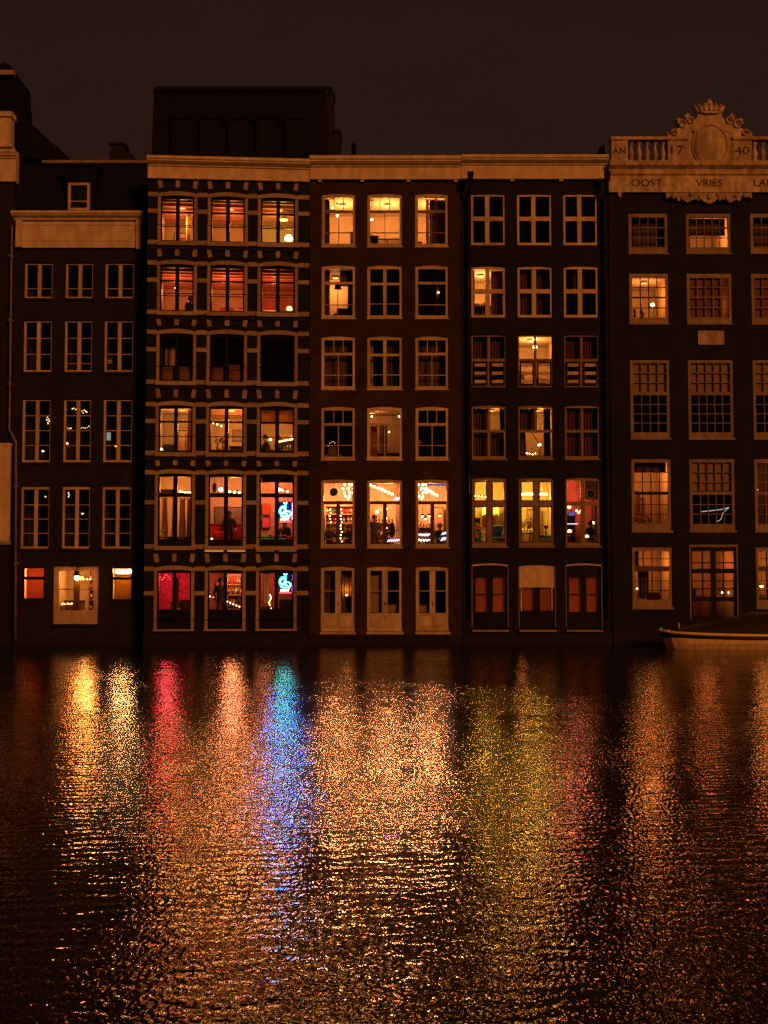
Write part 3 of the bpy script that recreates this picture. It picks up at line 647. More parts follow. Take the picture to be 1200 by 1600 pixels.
# entablature
zA, zB, zC, zD = h.z(302), h.z(276), h.z(263), h.z(257)
b = MB(); b.profile([(.1, zA), (-.14, zA), (-.14, zB), (-.20, zB + .03), (-.24, zC - .12), (-.40, zC), (-.44, zD), (.3, zD), (.3, zA)], .0, h.W, 'cream_old'); ent = b.build('entablature', h.root, fix=True)
zp = h.z(217)
def pier(x0, x1): 
    ua, ub = h.uz(x0, 240)[0], h.uz(x1, 240)[0]; return piece('pier', h.root, ua, ub, -.20, .16, zD + .003, zp - .12, 'cream_old')
pier(954, 979.5); pier(1041.5, 1074); pier(1141, 1172.5); pier(1235, 1260)
piece('coping', h.root, h.uz(953, 220)[0], h.uz(1074, 220)[0], -.26, .22, zp - .117, zp, 'cream_old'); piece('coping', h.root, h.uz(1141, 220)[0], h.uz(1261, 220)[0], -.26, .22, zp - .117, zp, 'cream_old')
for xa, xb in ((979.5, 1041.5), (1172.5, 1235)):
    ua, ub = h.uz(xa, 240)[0], h.uz(xb, 240)[0]; piece('base_rail', h.root, ua + .003, ub - .003, -.16, .12, zD + .003, zD + .10, 'cream_old')
    bl = MB(); hh = zp - .125 - zD - .103; R0 = .118
    bl.lathe([(R0 * .95, 0), (R0 * .95, .08 * hh), (R0 * .5, .12 * hh), (R0 * .75, .24 * hh), (R0 * 1.05, .36 * hh), (R0 * .8, .52 * hh), (R0 * .45, .72 * hh), (R0 * .5, .84 * hh), (R0 * .95, .9 * hh), (R0 * .95, hh)], 'cream_old', n=10); bme = bl.mesh('baluster')
    for k in range(5): link('baluster', bme, h.root, (ua + (ub - ua) * (k + .5 + (0)) / 5 + (0), -.02, zD + .101))
# carved crest
def cr(X, Y): return h.uz(930 + X / 4.444, 140 + Y / 4.444, -.1)
left = [(640, 535), (640, 345), (492, 338), (500, 300), (545, 288), (585, 265), (574, 240), (558, 215), (575, 196), (600, 226), (628, 215), (612, 190), (640, 164), (662, 195), (688, 215), (706, 190), (706, 166), (690, 140), (680, 108), (704, 124), (722, 130), (735, 108), (760, 120), (776, 84), (791, 64)]
full = left + [(1582 - x, y) for x, y in reversed(left[:-1])]
b = MB(); b.prism([cr(x, y) for x, y in full], -.20, .12, 'cream_old'); crest = b.build('crest', h.root, fix=True)
bv = crest.modifiers.new('bevel', 'BEVEL'); bv.width = .03; bv.segments = 1; bv.limit_method = 'ANGLE'; bv.angle_limit = R(25)
b = MB(); cu, cz = cr(791, 395); b.ball((cu, -.16, cz), .68, 'cream_old', 20, 12, 1.22, .28); b.build('shield', crest)
b = MB(); b.tube([(cu + .70 * math.sin(a) , -.22, cz + .84 * math.cos(a)) for a in [i * 2 * math.pi / 28 for i in range(29)]], .035, 'cream_old', 6); b.build('shield_border', crest)
b = MB(); ku, kz = cr(791, 150); b.tube([(ku - .42, -.22, kz - .08), (ku - .2, -.26, kz - .12), (ku + .2, -.26, kz - .12), (ku + .42, -.22, kz - .08)], .06, 'cream_old', 6)
for k in range(-2, 3): b.tube([(ku + k * .17, -.24, kz - .06), (ku + k * .22, -.22, kz + .22 - abs(k) * .03)], .05, 'cream_old', 6, .025); b.ball((ku + k * .22, -.22, kz + .26 - abs(k) * .03), .055, 'cream_old')
b.build('crown', crest)
for s_ in (-1, 1):
    for X, Y, rr in ((600, 250, .20), (655, 225, .17), (545, 310, .15), (690, 300, .10)):
        u, z_ = cr(791 + s_ * (791 - X), Y); b = MB()
        b.tube([(u + s_ * math.cos(a) * rr * (1 - a / 12), -.23, z_ + math.sin(a) * rr * (1 - a / 12)) for a in [i * .5 for i in range(18)]], .05, 'cream_old', 6, .02); b.build('scroll', crest)
lowL = [(490, 722), (490, 762), (512, 748), (540, 758), (560, 742), (572, 778), (604, 770), (640, 790), (668, 772), (702, 764), (712, 780), (724, 758), (745, 778), (791, 798)]
lf = lowL + [(1574 - x, y) for x, y in reversed(lowL[:-1])]
b = MB(); b.prism([cr(x, y) for x, y in lf], -.19, -.002, 'cream_old')
for k in range(9):
    u, z_ = cr(540 + k * 62, 748 + 14 * math.sin(k * 2.3)); b.ball((u, -.2, z_), .10, 'cream_old', 8, 6, 1.0, .6)
b.build('festoon', ent, fix=True)
for k in (0, 1):
    u, z_ = cr(170 + k * 1250, 735); b = MB(); b.ball((u, -.06, z_), .09, 'cream_old'); b.box(u - .07, u + .07, -.12, -.002, z_ - .02, z_ + .16, 'cream_old'); b.build('drop', ent)
def lettering(txt, X, Y, size, wf_, parent, dy):
    cu = bpy.data.curves.new('lettering', 'FONT'); cu.body = txt; cu.align_x = 'CENTER'; cu.align_y = 'CENTER'; cu.size = size; cu.extrude = .006
    o = bpy.data.objects.new('lettering', cu); col.objects.link(o)
    dg = bpy.context.evaluated_depsgraph_get(); me = bpy.data.meshes.new_from_object(o.evaluated_get(dg)); bpy.data.objects.remove(o)
    me.name = 'lettering'; me.materials.clear(); me.materials.append(MATS['ink'])
    u, z_ = cr(X, Y); q = link('lettering', me, parent, (u, dy, z_), (wf_, 1, 1), (R(90), 0, 0)); return q
lettering('OOST', 355, 652, .40, 1.15, ent, -.147); lettering('VRIES', 790, 652, .40, 1.10, ent, -.147); lettering('LAND', 1200, 652, .40, 1.12, ent, -.147)
lettering('AN', 165, 432, .36, 1.05, h.root, -.207); lettering('17', 556, 430, .50, 1.3, h.root, -.207); lettering('40', 1015, 432, .45, 1.35, h.root, -.207)
piece('plinth', h.root, 0.01, h.W - .01, -.08, -.001, -1.0, h.z(985), 'stone_dark')
b = MB(); ua, _ = h.uz(943, 240); b.box(ua, -.012, .5, 1.6, h.z(290), h.z(219), 'brick_soot'); b.build('chimney', h.root)

# ------------------------------------------------------------------ roof block behind
RB = House('rear_building', 232, 512, 7.0, 0.0, 'dark attic block with dormers rising behind the stone-banded house cornice', 'attic block', ['a', None, 'b'], S6)
h = RB; RB.root['category'] = 'building'; RB.root['group'] = ''; del RB.root['group']
zt = h.z(129); zl = h.z(260)
b = MB(); b.box(0, h.W, 0, 8, .8, zl - .5, 'brick_umber'); b.build('wall', h.root)
b = MB(); b.profile([(.0, zl - .49), (.5, zt - .25), (.4, zt - .2), (.4, zt), (6, zt), (8, zl - .49)], .0, h.W, 'slate'); rf = b.build('roof', h.root, fix=True)
for k in range(5):
    u = .9 + k * (h.W - 1.6) / 5; b = MB(); z1 = h.z(186); b.box(u, u + .95, .05, 1.2, zl, z1, 'lead'); b.box(u - .08, u + 1.03, -.02, 1.3, z1 + .002, z1 + .1, 'lead'); dmr = b.build('dormer', rf)
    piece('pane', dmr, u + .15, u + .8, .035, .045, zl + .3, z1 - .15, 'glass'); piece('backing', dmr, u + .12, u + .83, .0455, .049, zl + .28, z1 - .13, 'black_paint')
for xa, xb, yt in ((508, 520.5, 136), (520.8, 531, 197)):
    ua, z1 = h.uz(xa, yt); ub, _ = h.uz(xb, yt); b = MB(); b.box(ua, ub, .4, 1.6, zl, z1 - .15, 'brick_umber'); b.box(ua - .05, ub + .05, .35, 1.65, z1 - .149, z1, 'stone_dark')
    if xa < 510: b.tube([((ua + ub) / 2, 1, z1), ((ua + ub) / 2, 1, z1 + .4)], .1, 'lead', 8)
    b.build('chimney', h.root)
u, z1 = h.uz(552, 213); b = MB(); b.tube([(u, 1, zl - 4), (u, 1, z1)], .11, 'lead', 8); b.tube([(u - .05, 1, z1), (u + .05, 1, z1 + .001)], .16, 'lead', 8); b.box(u - .2, u + .2, .6, 1.4, .8, zl - 4, 'brick_umber'); b.build('flue_pipe', h.root)

# ------------------------------------------------------------------ moored boat
BO = House('mooring', 1028, 1330, -2.0, 0.0, 'x', 'boat', ['a', None, 'b'], S6); bl, _ = BO.uz(1028, 1000); root = BO.root
root.name = 'moored_boat'; tag(root, 'varnished wooden sloop with a dark cover moored under the crested house', 'boat'); del root['group']
L = 7.0; N = 26; zg0 = BO.z(985)
def half(t):                     # half beam, sheer height, keel rise along the hull
    hb = 1.05 * (max(0.0, 1 - (abs(t - .56) / .56) ** 2.6) ** .62) if t < .56 else 1.05 * (1 - .35 * ((t - .56) / .44) ** 2)
    return max(hb, .015), .56 + .12 * (1 - t) ** 3 + .05 * t ** 2
secs = []
for i in range(N + 1):
    t = i / N; hb, sh = half(t); rake = .40 * (1 - t) ** 4
    secs.append([(t * L - .0 + rake * (1 - k), hb * f, z_) for k, f, z_ in ((0, .25, -.3), (.45, .72, -.02), (.75, .9, .22), (1.0, .97, sh - .19))])
b = MB()
for s_ in (-1, 1):
    for i in range(N):
        for k in range(3):
            q = [secs[i][k], secs[i + 1][k], secs[i + 1][k + 1], secs[i][k + 1]]; b.quad([(x, s_ * y, z_) for x, y, z_ in q], 'hull_wood', True)
b.quad([(secs[N][0][0], s * y, z_) for s, (x, y, z_) in ([(-1, p) for p in secs[N]] + [(1, p) for p in reversed(secs[N])])], 'hull_wood')
hull = b.build('hull', root, fix=True)
b = MB()
for s_ in (-1, 1): 
    pts = [(i / N * L, s_ * half(i / N)[0] * .985, half(i / N)[1] - .16) for i in range(N + 1)]; b.tube(pts, .06, 'hull_dark', 6)
b.build('strake', root)
for s_ in (-1, 1):
    b = MB(); b.tube([(i / N * L - .02, s_ * (half(i / N)[0] + .02), half(i / N)[1] - .055) for i in range(N + 1)], .055, 'rub_rail', 8); b.build('gunwale', root)
b = MB(); b.tube([(-.03, 0, .72), (.02, 0, .55), (.28, 0, .1), (.4, 0, -.25)], .05, 'rub_rail', 8); b.tube([(.0, 0, .70), (.0, 0, .8)], .03, 'steel', 6); b.build('stem', root)
b = MB()
grid = []
for i in range(N + 1):
    t = i / N; hb, sh = half(t); x = .35 + t * (L - .4); ridge = .08 + .80 * math.sin(min(1, t * 1.55) * math.pi * .5) ** 1.3 * (1 if t < .7 else 1 - (t - .7) * 1.1)
    grid.append([(x, hb * .97 * math.cos(math.pi * j / 8), sh - .04 + ridge * math.sin(math.pi * j / 8) ** .8 * (1 + .05 * math.sin(t * 37 + j))) for j in range(9)])
for i in range(N):
    for j in range(8): b.quad([grid[i][j], grid[i + 1][j], grid[i + 1][j + 1], grid[i][j + 1]], 'tarp', True)
b.build('cover', root, fix=True)
b = MB(); b.tube([(.62, -.2, .6), (.62, -.2, .98)], .03, 'steel', 6); b.tube([(.56, -.2, .93), (.68, -.2, .93)], .018, 'steel', 6); b.build('cleat', root)
b = MB(); b.tube([(.1 - 0.1 * k, .1 + k * .32, .72 - .08 * math.sin(k / 6 * math.pi)) for k in range(6)], .015, 'fabric_pale', 5); b.build('mooring_line', root)

# ------------------------------------------------------------------ furnishings
def thing(h, u, wd, z, name, label, cat, group=None, rz=0.0):
    o = empty(name, h.world(u, wd, z), h.phi + rz); tag(o, label, cat, group); return o
def uz(h, px, py, wd): return h.uz(px, py, wd)
def curtain(h, u0, u1, z0, z1, wd, m, label, folds=None, gather=0.0, amp=.035, name='curtain', cat='curtain', lab2=None):
    W = u1 - u0; folds = folds or max(2, int(W / .11)); n = folds * 6; k = 8
    b = MB(); F = []; ph = random.random() * 6
    for j in range(k + 1):
        v = j / k; row = []
        for i in range(n + 1):
            t = i / n; g = 1 - gather * math.sin(v * math.pi * .5) ** 2
            x = (t - .5) * W * g + (gather * W * .0); y = amp * math.sin(t * folds * 2 * math.pi + ph + .5 * math.sin(v * 3)) * (.5 + .5 * (1 - v) + .4 * v)
            row.append((x, y, (z1 - z0) * v))
        F.append(row)
    for j in range(k):
        for i in range(n):
            a, c, d, e_ = F[j][i], F[j][i + 1], F[j + 1][i + 1], F[j + 1][i]
            b.quad([a, c, d, e_], m, True); b.quad([(p[0], p[1] + .012, p[2]) for p in (e_, d, c, a)], m, True)
    o = thing(h, (u0 + u1) / 2, wd, z0, name, label, cat, 'curtains and blinds in the windows'); b.build('cloth', o)
    r = MB(); r.tube([(-W / 2 - .04, .006, z1 - z0 + .02), (W / 2 + .04, .006, z1 - z0 + .02)], .014, 'dark_wood', 6); r.build('rod', o); return o
def blind(h, u0, u1, z0, z1, wd, m, label, cat='blind'):
    o = thing(h, (u0 + u1) / 2, wd, z0, 'roller_blind', label, cat, 'curtains and blinds in the windows'); W = u1 - u0; H = z1 - z0
    b = MB(); n = 6
    for j in range(n):
        y0 = .006 * math.sin(j * 2.1); y1 = .006 * math.sin((j + 1) * 2.1)
        for s_ in (0, .006): b.quad([(-W / 2, y0 + s_, H * j / n), (W / 2, y0 + s_, H * j / n), (W / 2, y1 + s_, H * (j + 1) / n), (-W / 2, y1 + s_, H * (j + 1) / n)], m, True)
    b.build('cloth', o); r = MB(); r.tube([(-W / 2, .003, H), (W / 2, .003, H)], .025, 'dark_wood', 8); r.build('roller', o)
    r = MB(); r.box(-W / 2, W / 2, -.008, .014, -.02, 0, 'dark_wood'); r.build('bottom_bar', o); return o
def pendant(h, rm, px, py, wd, r, m, label, shade='porcelain', kind='globe', name='pendant_lamp', cat='lamp', group='lamps in the windows'):
    u, z = uz(h, px, py, wd); o = thing(h, u, wd, z, name, label, cat, group)
    b = MB(); b.tube([(0, 0, r * .9), (0, 0, rm['f'] - z - .01)], .008, 'dark_wood', 5); b.build('cord', o)
    b = MB(); b.lathe([(0, .03), (.06, .03), (.06, 0), (0, 0)], 'dark_wood', 0, 0, rm['f'] - z - .035, 8); b.build('ceiling_rose', o)
    b = MB(); b.ball((0, 0, 0), r, m, 10, 8); b.build('bulb', o)
    if kind == 'cone':
        b = MB(); b.lathe([(r * .35, r * 1.6), (r * 1.9, -.0), (r * 1.85, -.0), (r * .3, r * 1.55)], shade, n=12); b.build('shade', o)
    elif kind == 'drum':
        b = MB(); b.lathe([(r * 1.5, r * 1.3), (r * 1.7, -r * 1.2), (r * 1.66, -r * 1.2), (r * 1.46, r * 1.3)], shade, n=14); b.build('shade', o)
    else:
        b = MB(); b.lathe([(r * .4, r * .85), (r * .4, r * 1.15), (.008, r * 1.2)], 'steel', n=8); b.build('cap', o)
    return o
def cluster(h, rm, px, py, wd, label):
    u, z = uz(h, px, py, wd); o = thing(h, u, wd, z, 'globe_chandelier', label, 'chandelier', 'globe chandeliers in the bar')
    b = MB(); b.tube([(0, 0, .2), (0, 0, rm['f'] - z - .01)], .012, 'dark_wood', 6); b.build('cord', o)
    f = MB(); k = 0
    for lay, (zz, rr, n) in enumerate(((.22, .17, 5), (.06, .24, 6), (-.10, .19, 5), (-.24, .10, 3), (-.35, .0, 1))):
        for i in range(n):
            a = 2 * math.pi * (i + lay * .5) / n; c = (rr * math.cos(a), rr * math.sin(a), zz); g = MB(); g.ball(c, .043, 'globe_white', 8, 6); g.build('globe', o); f.tube([(0, 0, zz), c], .008, 'dark_wood', 4)
    f.tube([(0, 0, -.34), (0, 0, .25)], .015, 'dark_wood', 5); f.build('frame', o); return o
def bulb_rail(h, p0, p1, n, m, label, r=.05):
    (ax, ay, aw), (bx, by, bw) = p0, p1; u0, z0 = uz(h, ax, ay, aw); u1, z1 = uz(h, bx, by, bw)
    o = thing(h, u0, aw, z0, 'bulb_rail', label, 'light rail', 'lamps in the windows')
    b = MB(); b.tube([(0, 0, r * 1.7), (u1 - u0, bw - aw, z1 - z0 + r * 1.7)], .018, 'dark_wood', 6); b.build('rail', o)
    for i in range(n):
        t = i / max(1, n - 1); g = MB(); g.ball((t * (u1 - u0), t * (bw - aw), t * (z1 - z0)), r, m, 8, 6); g.lathe([(r * .4, r * .8), (r * .45, r * 1.6), (.001, r * 1.6)], 'steel', t * (u1 - u0), t * (bw - aw), t * (z1 - z0), 6); g.build('bulb', o)
    return o
def string_lights(h, pts, wd, m, label, r=.022):
    P = [(*uz(h, x, y, wd),) for x, y in pts]; u0, z0 = P[0]; o = thing(h, u0, wd, z0, 'string_lights', label, 'string lights', 'lamps in the windows')
    w_ = MB(); w_.tube([(u - u0, .0, z - z0 + r) for u, z in P], .004, 'dark_wood', 4); w_.build('wire', o)
    for i, (u, z) in enumerate(P): g = MB(); g.ball((u - u0, 0, z - z0), r * random.uniform(.8, 1.25), m, 6, 5); g.build('bulb', o)
    return o
def table_lamp(h, px, py, wd, zfloor, label, m='bulb_soft', r=.16, hgt=None, name='table_lamp', shade=None):
    u, z = uz(h, px, py, wd); o = thing(h, u, wd, zfloor, name, label, 'lamp', 'lamps in the windows'); H = z - zfloor
    b = MB(); b.lathe([(.0, 0), (r * .8, 0), (r * .8, .02), (.02, .04), (.015, H - r * .6), (.0, H - r * .6)], 'dark_wood', n=10); b.build('stand', o)
    b = MB()
    if shade: b.lathe([(r * .7, r * .7), (r, -r * .6), (r * .97, -r * .6), (r * .67, r * .7)], shade, 0, 0, H, 12)
    else: b.lathe([(.01, r * .8), (r * .6, r * .68), (r * .95, r * .1), (r, -r * .5), (r * .2, -r * .55)], m, 0, 0, H, 12)
    b.build('shade', o)
    return o
def box_furn(h, u, wd, z, W, D, H, m, label, name, cat, top=None, legs=True, shelves=0, front=0):
    o = thing(h, u, wd, z, name, label, cat, 'furniture in the rooms')
    tk = .04
    if legs:
        b = MB(); b.box(-W / 2, W / 2, -D / 2, D / 2, H - tk, H, top or m); b.build('top', o)
        b = MB(); b.box(-W / 2 + .05, W / 2 - .05, -D / 2 + .05, D / 2 - .05, H - tk - .08, H - tk - .002, m); b.build('apron', o)
        for x in (-1, 1):
            for y in (-1, 1): piece('leg', o, x * (W / 2 - .06) - .025, x * (W / 2 - .06) + .025, y * (D / 2 - .06) - .025, y * (D / 2 - .06) + .025, 0, H - tk - .003, m)
    else:
        b = MB(); b.box(-W / 2, -W / 2 + tk, -D / 2, D / 2, 0, H, m); b.box(W / 2 - tk, W / 2, -D / 2, D / 2, 0, H, m); b.box(-W / 2, W / 2, D / 2 - .02, D / 2, 0, H - .001, m); b.build('carcass', o)
        b = MB(); b.box(-W / 2 - .02, W / 2 + .02, -D / 2 - .02, D / 2, H, H + tk, top or m); b.build('top', o)
        for k in range(shelves): piece('shelf', o, -W / 2 + tk, W / 2 - tk, -D / 2, D / 2 - .02, H * (k) / shelves + .02, H * k / shelves + .05, m)
        for k in range(front):
            x0 = -W / 2 + W * k / front + .02; d = piece('door', o, x0, x0 + W / front - .04, -D / 2 - .02, -D / 2 - .001, .06, H - .05, m); 
    return o
def bottles(o, W, D, zs, dens=.10, lo=.18, hi=.30, ms=('bottle_amber', 'bottle_green', 'bottle_pale', 'fabric_red', 'porcelain')):
    pro = {}
    for z in zs:
        x = -W / 2 + .08
        while x < W / 2 - .06:
            m = random.choice(ms)
            if m not in pro: b = MB(); b.lathe([(0, 0), (.035, 0), (.038, .6), (.014, .75), (.013, 1.0), (0, 1.0)], m, n=7); pro[m] = b.mesh('bottle')
            link('bottle', pro[m], o, (x, random.uniform(-D * .3, D * .2), z), (1, 1, random.uniform(lo, hi))); x += dens * random.uniform(.75, 1.6)
def picture(h, u, wd, z, W, H, m, label, fm='dark_wood'):
    o = thing(h, u, wd, z, 'picture', label, 'picture', 'pictures on the walls'); b = MB(); t = .04
    b.box(-W / 2, W / 2, -.03, 0, -H / 2, -H / 2 + t, fm); b.box(-W / 2, W / 2, -.03, 0, H / 2 - t, H / 2, fm); b.box(-W / 2, -W / 2 + t, -.03, 0, -H / 2 + t, H / 2 - t, fm); b.box(W / 2 - t, W / 2, -.03, 0, -H / 2 + t, H / 2 - t, fm); b.build('frame', o)
    piece('sheet', o, -W / 2 + t, W / 2 - t, -.015, -.005, -H / 2 + t, H / 2 - t, m); return o
def chair(h, u, wd, z, m, label, rz=0, name='chair'):
    o = thing(h, u, wd, z, name, label, 'chair', 'furniture in the rooms', rz)
    b = MB(); b.box(-.21, .21, -.21, .21, .42, .47, m); b.build('seat', o); b = MB(); b.box(-.20, .20, .17, .21, .58, .92, m); b.build('backrest', o)
    for x in (-1, 1):
        for y in (-1, 1): piece('leg', o, x * .18 - .02, x * .18 + .02, y * .18 - .02, y * .18 + .02, 0, .418 if y < 0 else .9, 'dark_wood')
    return o
def armchair(h, u, wd, z, m, label, W=.85, rz=0, name='armchair', cat='armchair'):
    o = thing(h, u, wd, z, name, label, cat, 'furniture in the rooms', rz)
    def soft(nm, x0, x1, y0, y1, z0, z1):
        b = MB(); b.box(x0, x1, y0, y1, z0, z1, m); q = b.build(nm, o); v = q.modifiers.new('bevel', 'BEVEL'); v.width = .05; v.segments = 2; return q
    soft('seat', -W / 2 + .14, W / 2 - .14, -.35, .3, .15, .45); soft('backrest', -W / 2 + .1, W / 2 - .1, .24, .42, .15, .95); soft('arm', -W / 2, -W / 2 + .15, -.35, .38, .1, .62); soft('arm', W / 2 - .15, W / 2, -.35, .38, .1, .62)
    for x in (-1, 1):
        for y in (-1, 1): piece('leg', o, x * (W / 2 - .1) - .02, x * (W / 2 - .1) + .02, y * .28 - .02, y * .28 + .02, 0, .12, 'dark_wood')
    return o
def plant(h, u, wd, z, m, label, H=.7, n=22, spread=.3, pot='porcelain'):
    o = thing(h, u, wd, z, 'potted_plant', label, 'plant', 'plants and flowers indoors')
    b = MB(); b.lathe([(0, 0), (.09, 0), (.12, .2), (.13, .22), (.11, .22), (.10, .19), (0, .19)], pot, n=10); b.build('pot', o)
    b = MB(); b.tube([(0, 0, .18), (.01, 0, .2 + H * .45)], .012, 'mid_wood', 5); b.build('stem', o)
    b = MB()
    for i in range(n):
        a = random.random() * 6.28; e_ = random.uniform(.2, 1.3); L_ = random.uniform(.5, 1) * spread; z0 = .2 + random.uniform(.1, 1) * H * .5
        d = Vector((math.cos(a) * math.cos(e_), math.sin(a) * math.cos(e_), math.sin(e_))); sd_ = d.cross(Vector((0, 0, 1))).normalized() * L_ * .18
        p0 = Vector((0, 0, z0)); p1 = p0 + d * L_ * .5 + Vector((0, 0, .02)); p2 = p0 + d * L_ - Vector((0, 0, L_ * .25)); b.quad([p0, p1 - sd_, p2, p1 + sd_], m)
    b.build('foliage', o); return o
def flowers(h, u, wd, z, m, label, s=.18, n=14, v='porcelain'):
    o = thing(h, u, wd, z, 'vase_of_flowers', label, 'flowers', 'plants and flowers indoors')
    b = MB(); b.lathe([(0, 0), (.05, 0), (.075, .10), (.04, .2), (.055, .24), (.04, .23), (.0, .18)], v, n=10); b.build('vase', o)
    st = MB(); bl_ = MB()
    for i in range(n):
        a = random.random() * 6.28; rr = s * random.random() ** .5; q = (rr * math.cos(a), rr * math.sin(a), .3 + random.uniform(.0, s * 1.2)); st.tube([(0, 0, .2), q], .006, 'plant_green', 4); bl_.ball(q, .045, m, 6, 5, .7)
    st.build('stems', o); bl_.build('blossom', o); return o
SKIN = {}
def body_mesh(kind):
    if kind in SKIN: return SKIN[kind]
    if kind == 'seated':
        J = dict(pel=(0, 0, .50), sp=(0, .03, .72), ch=(0, .02, .95), nk=(0, .01, 1.10), hd=(0, -.02, 1.20), top=(0, -.02, 1.32), nose=(0, -.12, 1.21),
                 ls=(-.18, .02, 1.02), le=(-.25, -.05, .76), lw=(-.12, -.26, .73), lh=(-.06, -.33, .74), rs=(.18, .02, 1.02), re=(.26, -.04, .78), rw=(.13, -.27, .76), rh=(.07, -.34, .77),
                 lt=(-.10, -.02, .50), lk=(-.13, -.43, .50), la=(-.13, -.40, .10), lf=(-.14, -.55, .05), rt=(.10, -.02, .50), rk=(.13, -.43, .50), ra=(.13, -.38, .10), rf=(.14, -.53, .05))
    else:
        J = dict(pel=(0, 0, .95), sp=(0, .01, 1.15), ch=(0, .02, 1.36), nk=(0, .01, 1.50), hd=(0, -.02, 1.60), top=(0, -.02, 1.73), nose=(0, -.12, 1.61),
                 ls=(-.19, .02, 1.43), le=(-.27, .03, 1.15), lw=(-.25, -.08, .92), lh=(-.24, -.12, .84), rs=(.19, .02, 1.43), re=(.27, -.01, 1.16), rw=(.20, -.22, 1.02), rh=(.16, -.28, 1.0),
                 lt=(-.10, 0, .90), lk=(-.11, -.03, .50), la=(-.11, .02, .10), lf=(-.12, -.13, .04), rt=(.10, 0, .90), rk=(.12, -.05, .50), ra=(.12, 0, .10), rf=(.14, -.15, .04))
    RAD = dict(pel=.15, sp=.13, ch=.15, nk=.06, hd=.095, top=.07, nose=.022, ls=.075, le=.048, lw=.033, lh=.035, rs=.075, re=.048, rw=.033, rh=.035, lt=.09, lk=.062, la=.042, lf=.04, rt=.09, rk=.062, ra=.042, rf=.04)
    E = [('pel', 'sp'), ('sp', 'ch'), ('ch', 'nk'), ('nk', 'hd'), ('hd', 'top'), ('hd', 'nose'), ('ch', 'ls'), ('ls', 'le'), ('le', 'lw'), ('lw', 'lh'), ('ch', 'rs'), ('rs', 're'), ('re', 'rw'), ('rw', 'rh'), ('pel', 'lt'), ('lt', 'lk'), ('lk', 'la'), ('la', 'lf'), ('pel', 'rt'), ('rt', 'rk'), ('rk', 'ra'), ('ra', 'rf')]
    ks = list(J); V = [J[k] for k in ks]; rad = [RAD[k] for k in ks]; ED = [(ks.index(a), ks.index(c)) for a, c in E]
    for s_, hk, wk in ((-1, 'lh', 'lw'), (1, 'rh', 'rw')):          # five short fingers on each hand
        hv = Vector(J[hk]); d = (hv - Vector(J[wk])).normalized(); side = d.cross(Vector((0, .3, 1))).normalized()
        for q in range(5):
            off = side * ((q - 2) * .016); ln = (.05, .085, .095, .088, .065)[q]; dd = d if q else (d + side * -1.1).normalized()
            i0 = len(V); V.append(tuple(hv + off + dd * ln * .6)); V.append(tuple(hv + off + dd * ln + Vector((0, 0, -.02)))); rad += [.010, .008]; ED += [(ks.index(hk), i0), (i0, i0 + 1)]
    me = bpy.data.meshes.new('body'); me.from_pydata(V, ED, []); o = bpy.data.objects.new('tmp', me); col.objects.link(o)
    md = o.modifiers.new('skin', 'SKIN'); md.use_smooth_shade = True
    for i, sv in enumerate(me.skin_vertices[0].data): sv.radius = (rad[i], rad[i] * (.75 if i in (0, 1, 2) else 1)); sv.use_root = (i == 0)
    ss = o.modifiers.new('sub', 'SUBSURF'); ss.levels = 1; ss.render_levels = 1
    dg = bpy.context.evaluated_depsgraph_get(); out = bpy.data.meshes.new_from_object(o.evaluated_get(dg)); bpy.data.objects.remove(o); out.name = 'body'
    SKIN[kind] = (out, J); return SKIN[kind]
def person(h, u, wd, zf, label, top='fabric_dark', low='fabric_dark', kind='seated', rz=0.0, hair='hair'):
    src, J = body_mesh(kind); me = src.copy(); me.materials.clear()
    for m in ('skin', top, low): me.materials.append(MATS[m])
    zn = J['nk'][2]; zp_ = J['pel'][2]
    for p in me.polygons:
        c = p.center; hand = (c - Vector(J['lh'])).length < .12 or (c - Vector(J['rh'])).length < .12
        p.material_index = 0 if (c.z > zn + .01 or hand) else (1 if c.z > zp_ + .02 and c.y > -.36 else 2); p.use_smooth = True
    o = thing(h, u, wd, zf, 'person', label, 'person', 'people in the windows', rz); link('body', me, o)
    b = MB(); c = J['top']; b.ball((0, c[1] + .03, c[2] - .045), .112, hair, 10, 8, 1.05); hb = b.build('hair', o)
    for x in (-1, 1):
        b = MB(); b.ball((x * .035, c[1] - .085, c[2] - .10), .012, 'hair', 6, 4); b.build('eye', o)
    return o
def neon(h, strokes, wd, label, name='neon_sign', cat='neon sign', board=None, fr=None):
    """strokes: (material, radius, [(px,py),...])"""
    x0, y0 = strokes[0][2][0]; u0, z0 = uz(h, x0, y0, wd); o = thing(h, u0, wd, z0, name, label, cat)
    for m, r, pts in strokes:
        b = MB(); b.tube([(uz(h, x, y, wd)[0] - u0, 0, uz(h, x, y, wd)[1] - z0) for x, y in pts], r, m, 6); b.build('neon_tube', o)
    if board:
        xa, ya, xb, yb, m = board; a = uz(h, xa, ya, wd); c = uz(h, xb, yb, wd); piece('backing_board', o, a[0] - u0, c[0] - u0, .03, .05, c[1] - z0, a[1] - z0, m)
        X0, X1, Z0, Z1 = a[0] - u0, c[0] - u0, c[1] - z0, a[1] - z0
        for q in ((X0 - .01, X0, Z0, Z1), (X1, X1 + .01, Z0, Z1), (X0, X1, Z0 - .01, Z0), (X0, X1, Z1, Z1 + .01)): piece('rim_baffle', o, q[0], q[1], -.035, .05, q[2], q[3], m)  # board widened and rim added to hold the neon's light out of the room
    if fr:
        for xa, ya, xb, yb, m in fr: a = uz(h, xa, ya, wd); c = uz(h, xb, yb, wd); piece('light_panel', o, a[0] - u0, c[0] - u0, .005, .028, c[1] - z0, a[1] - z0, m)
    return o
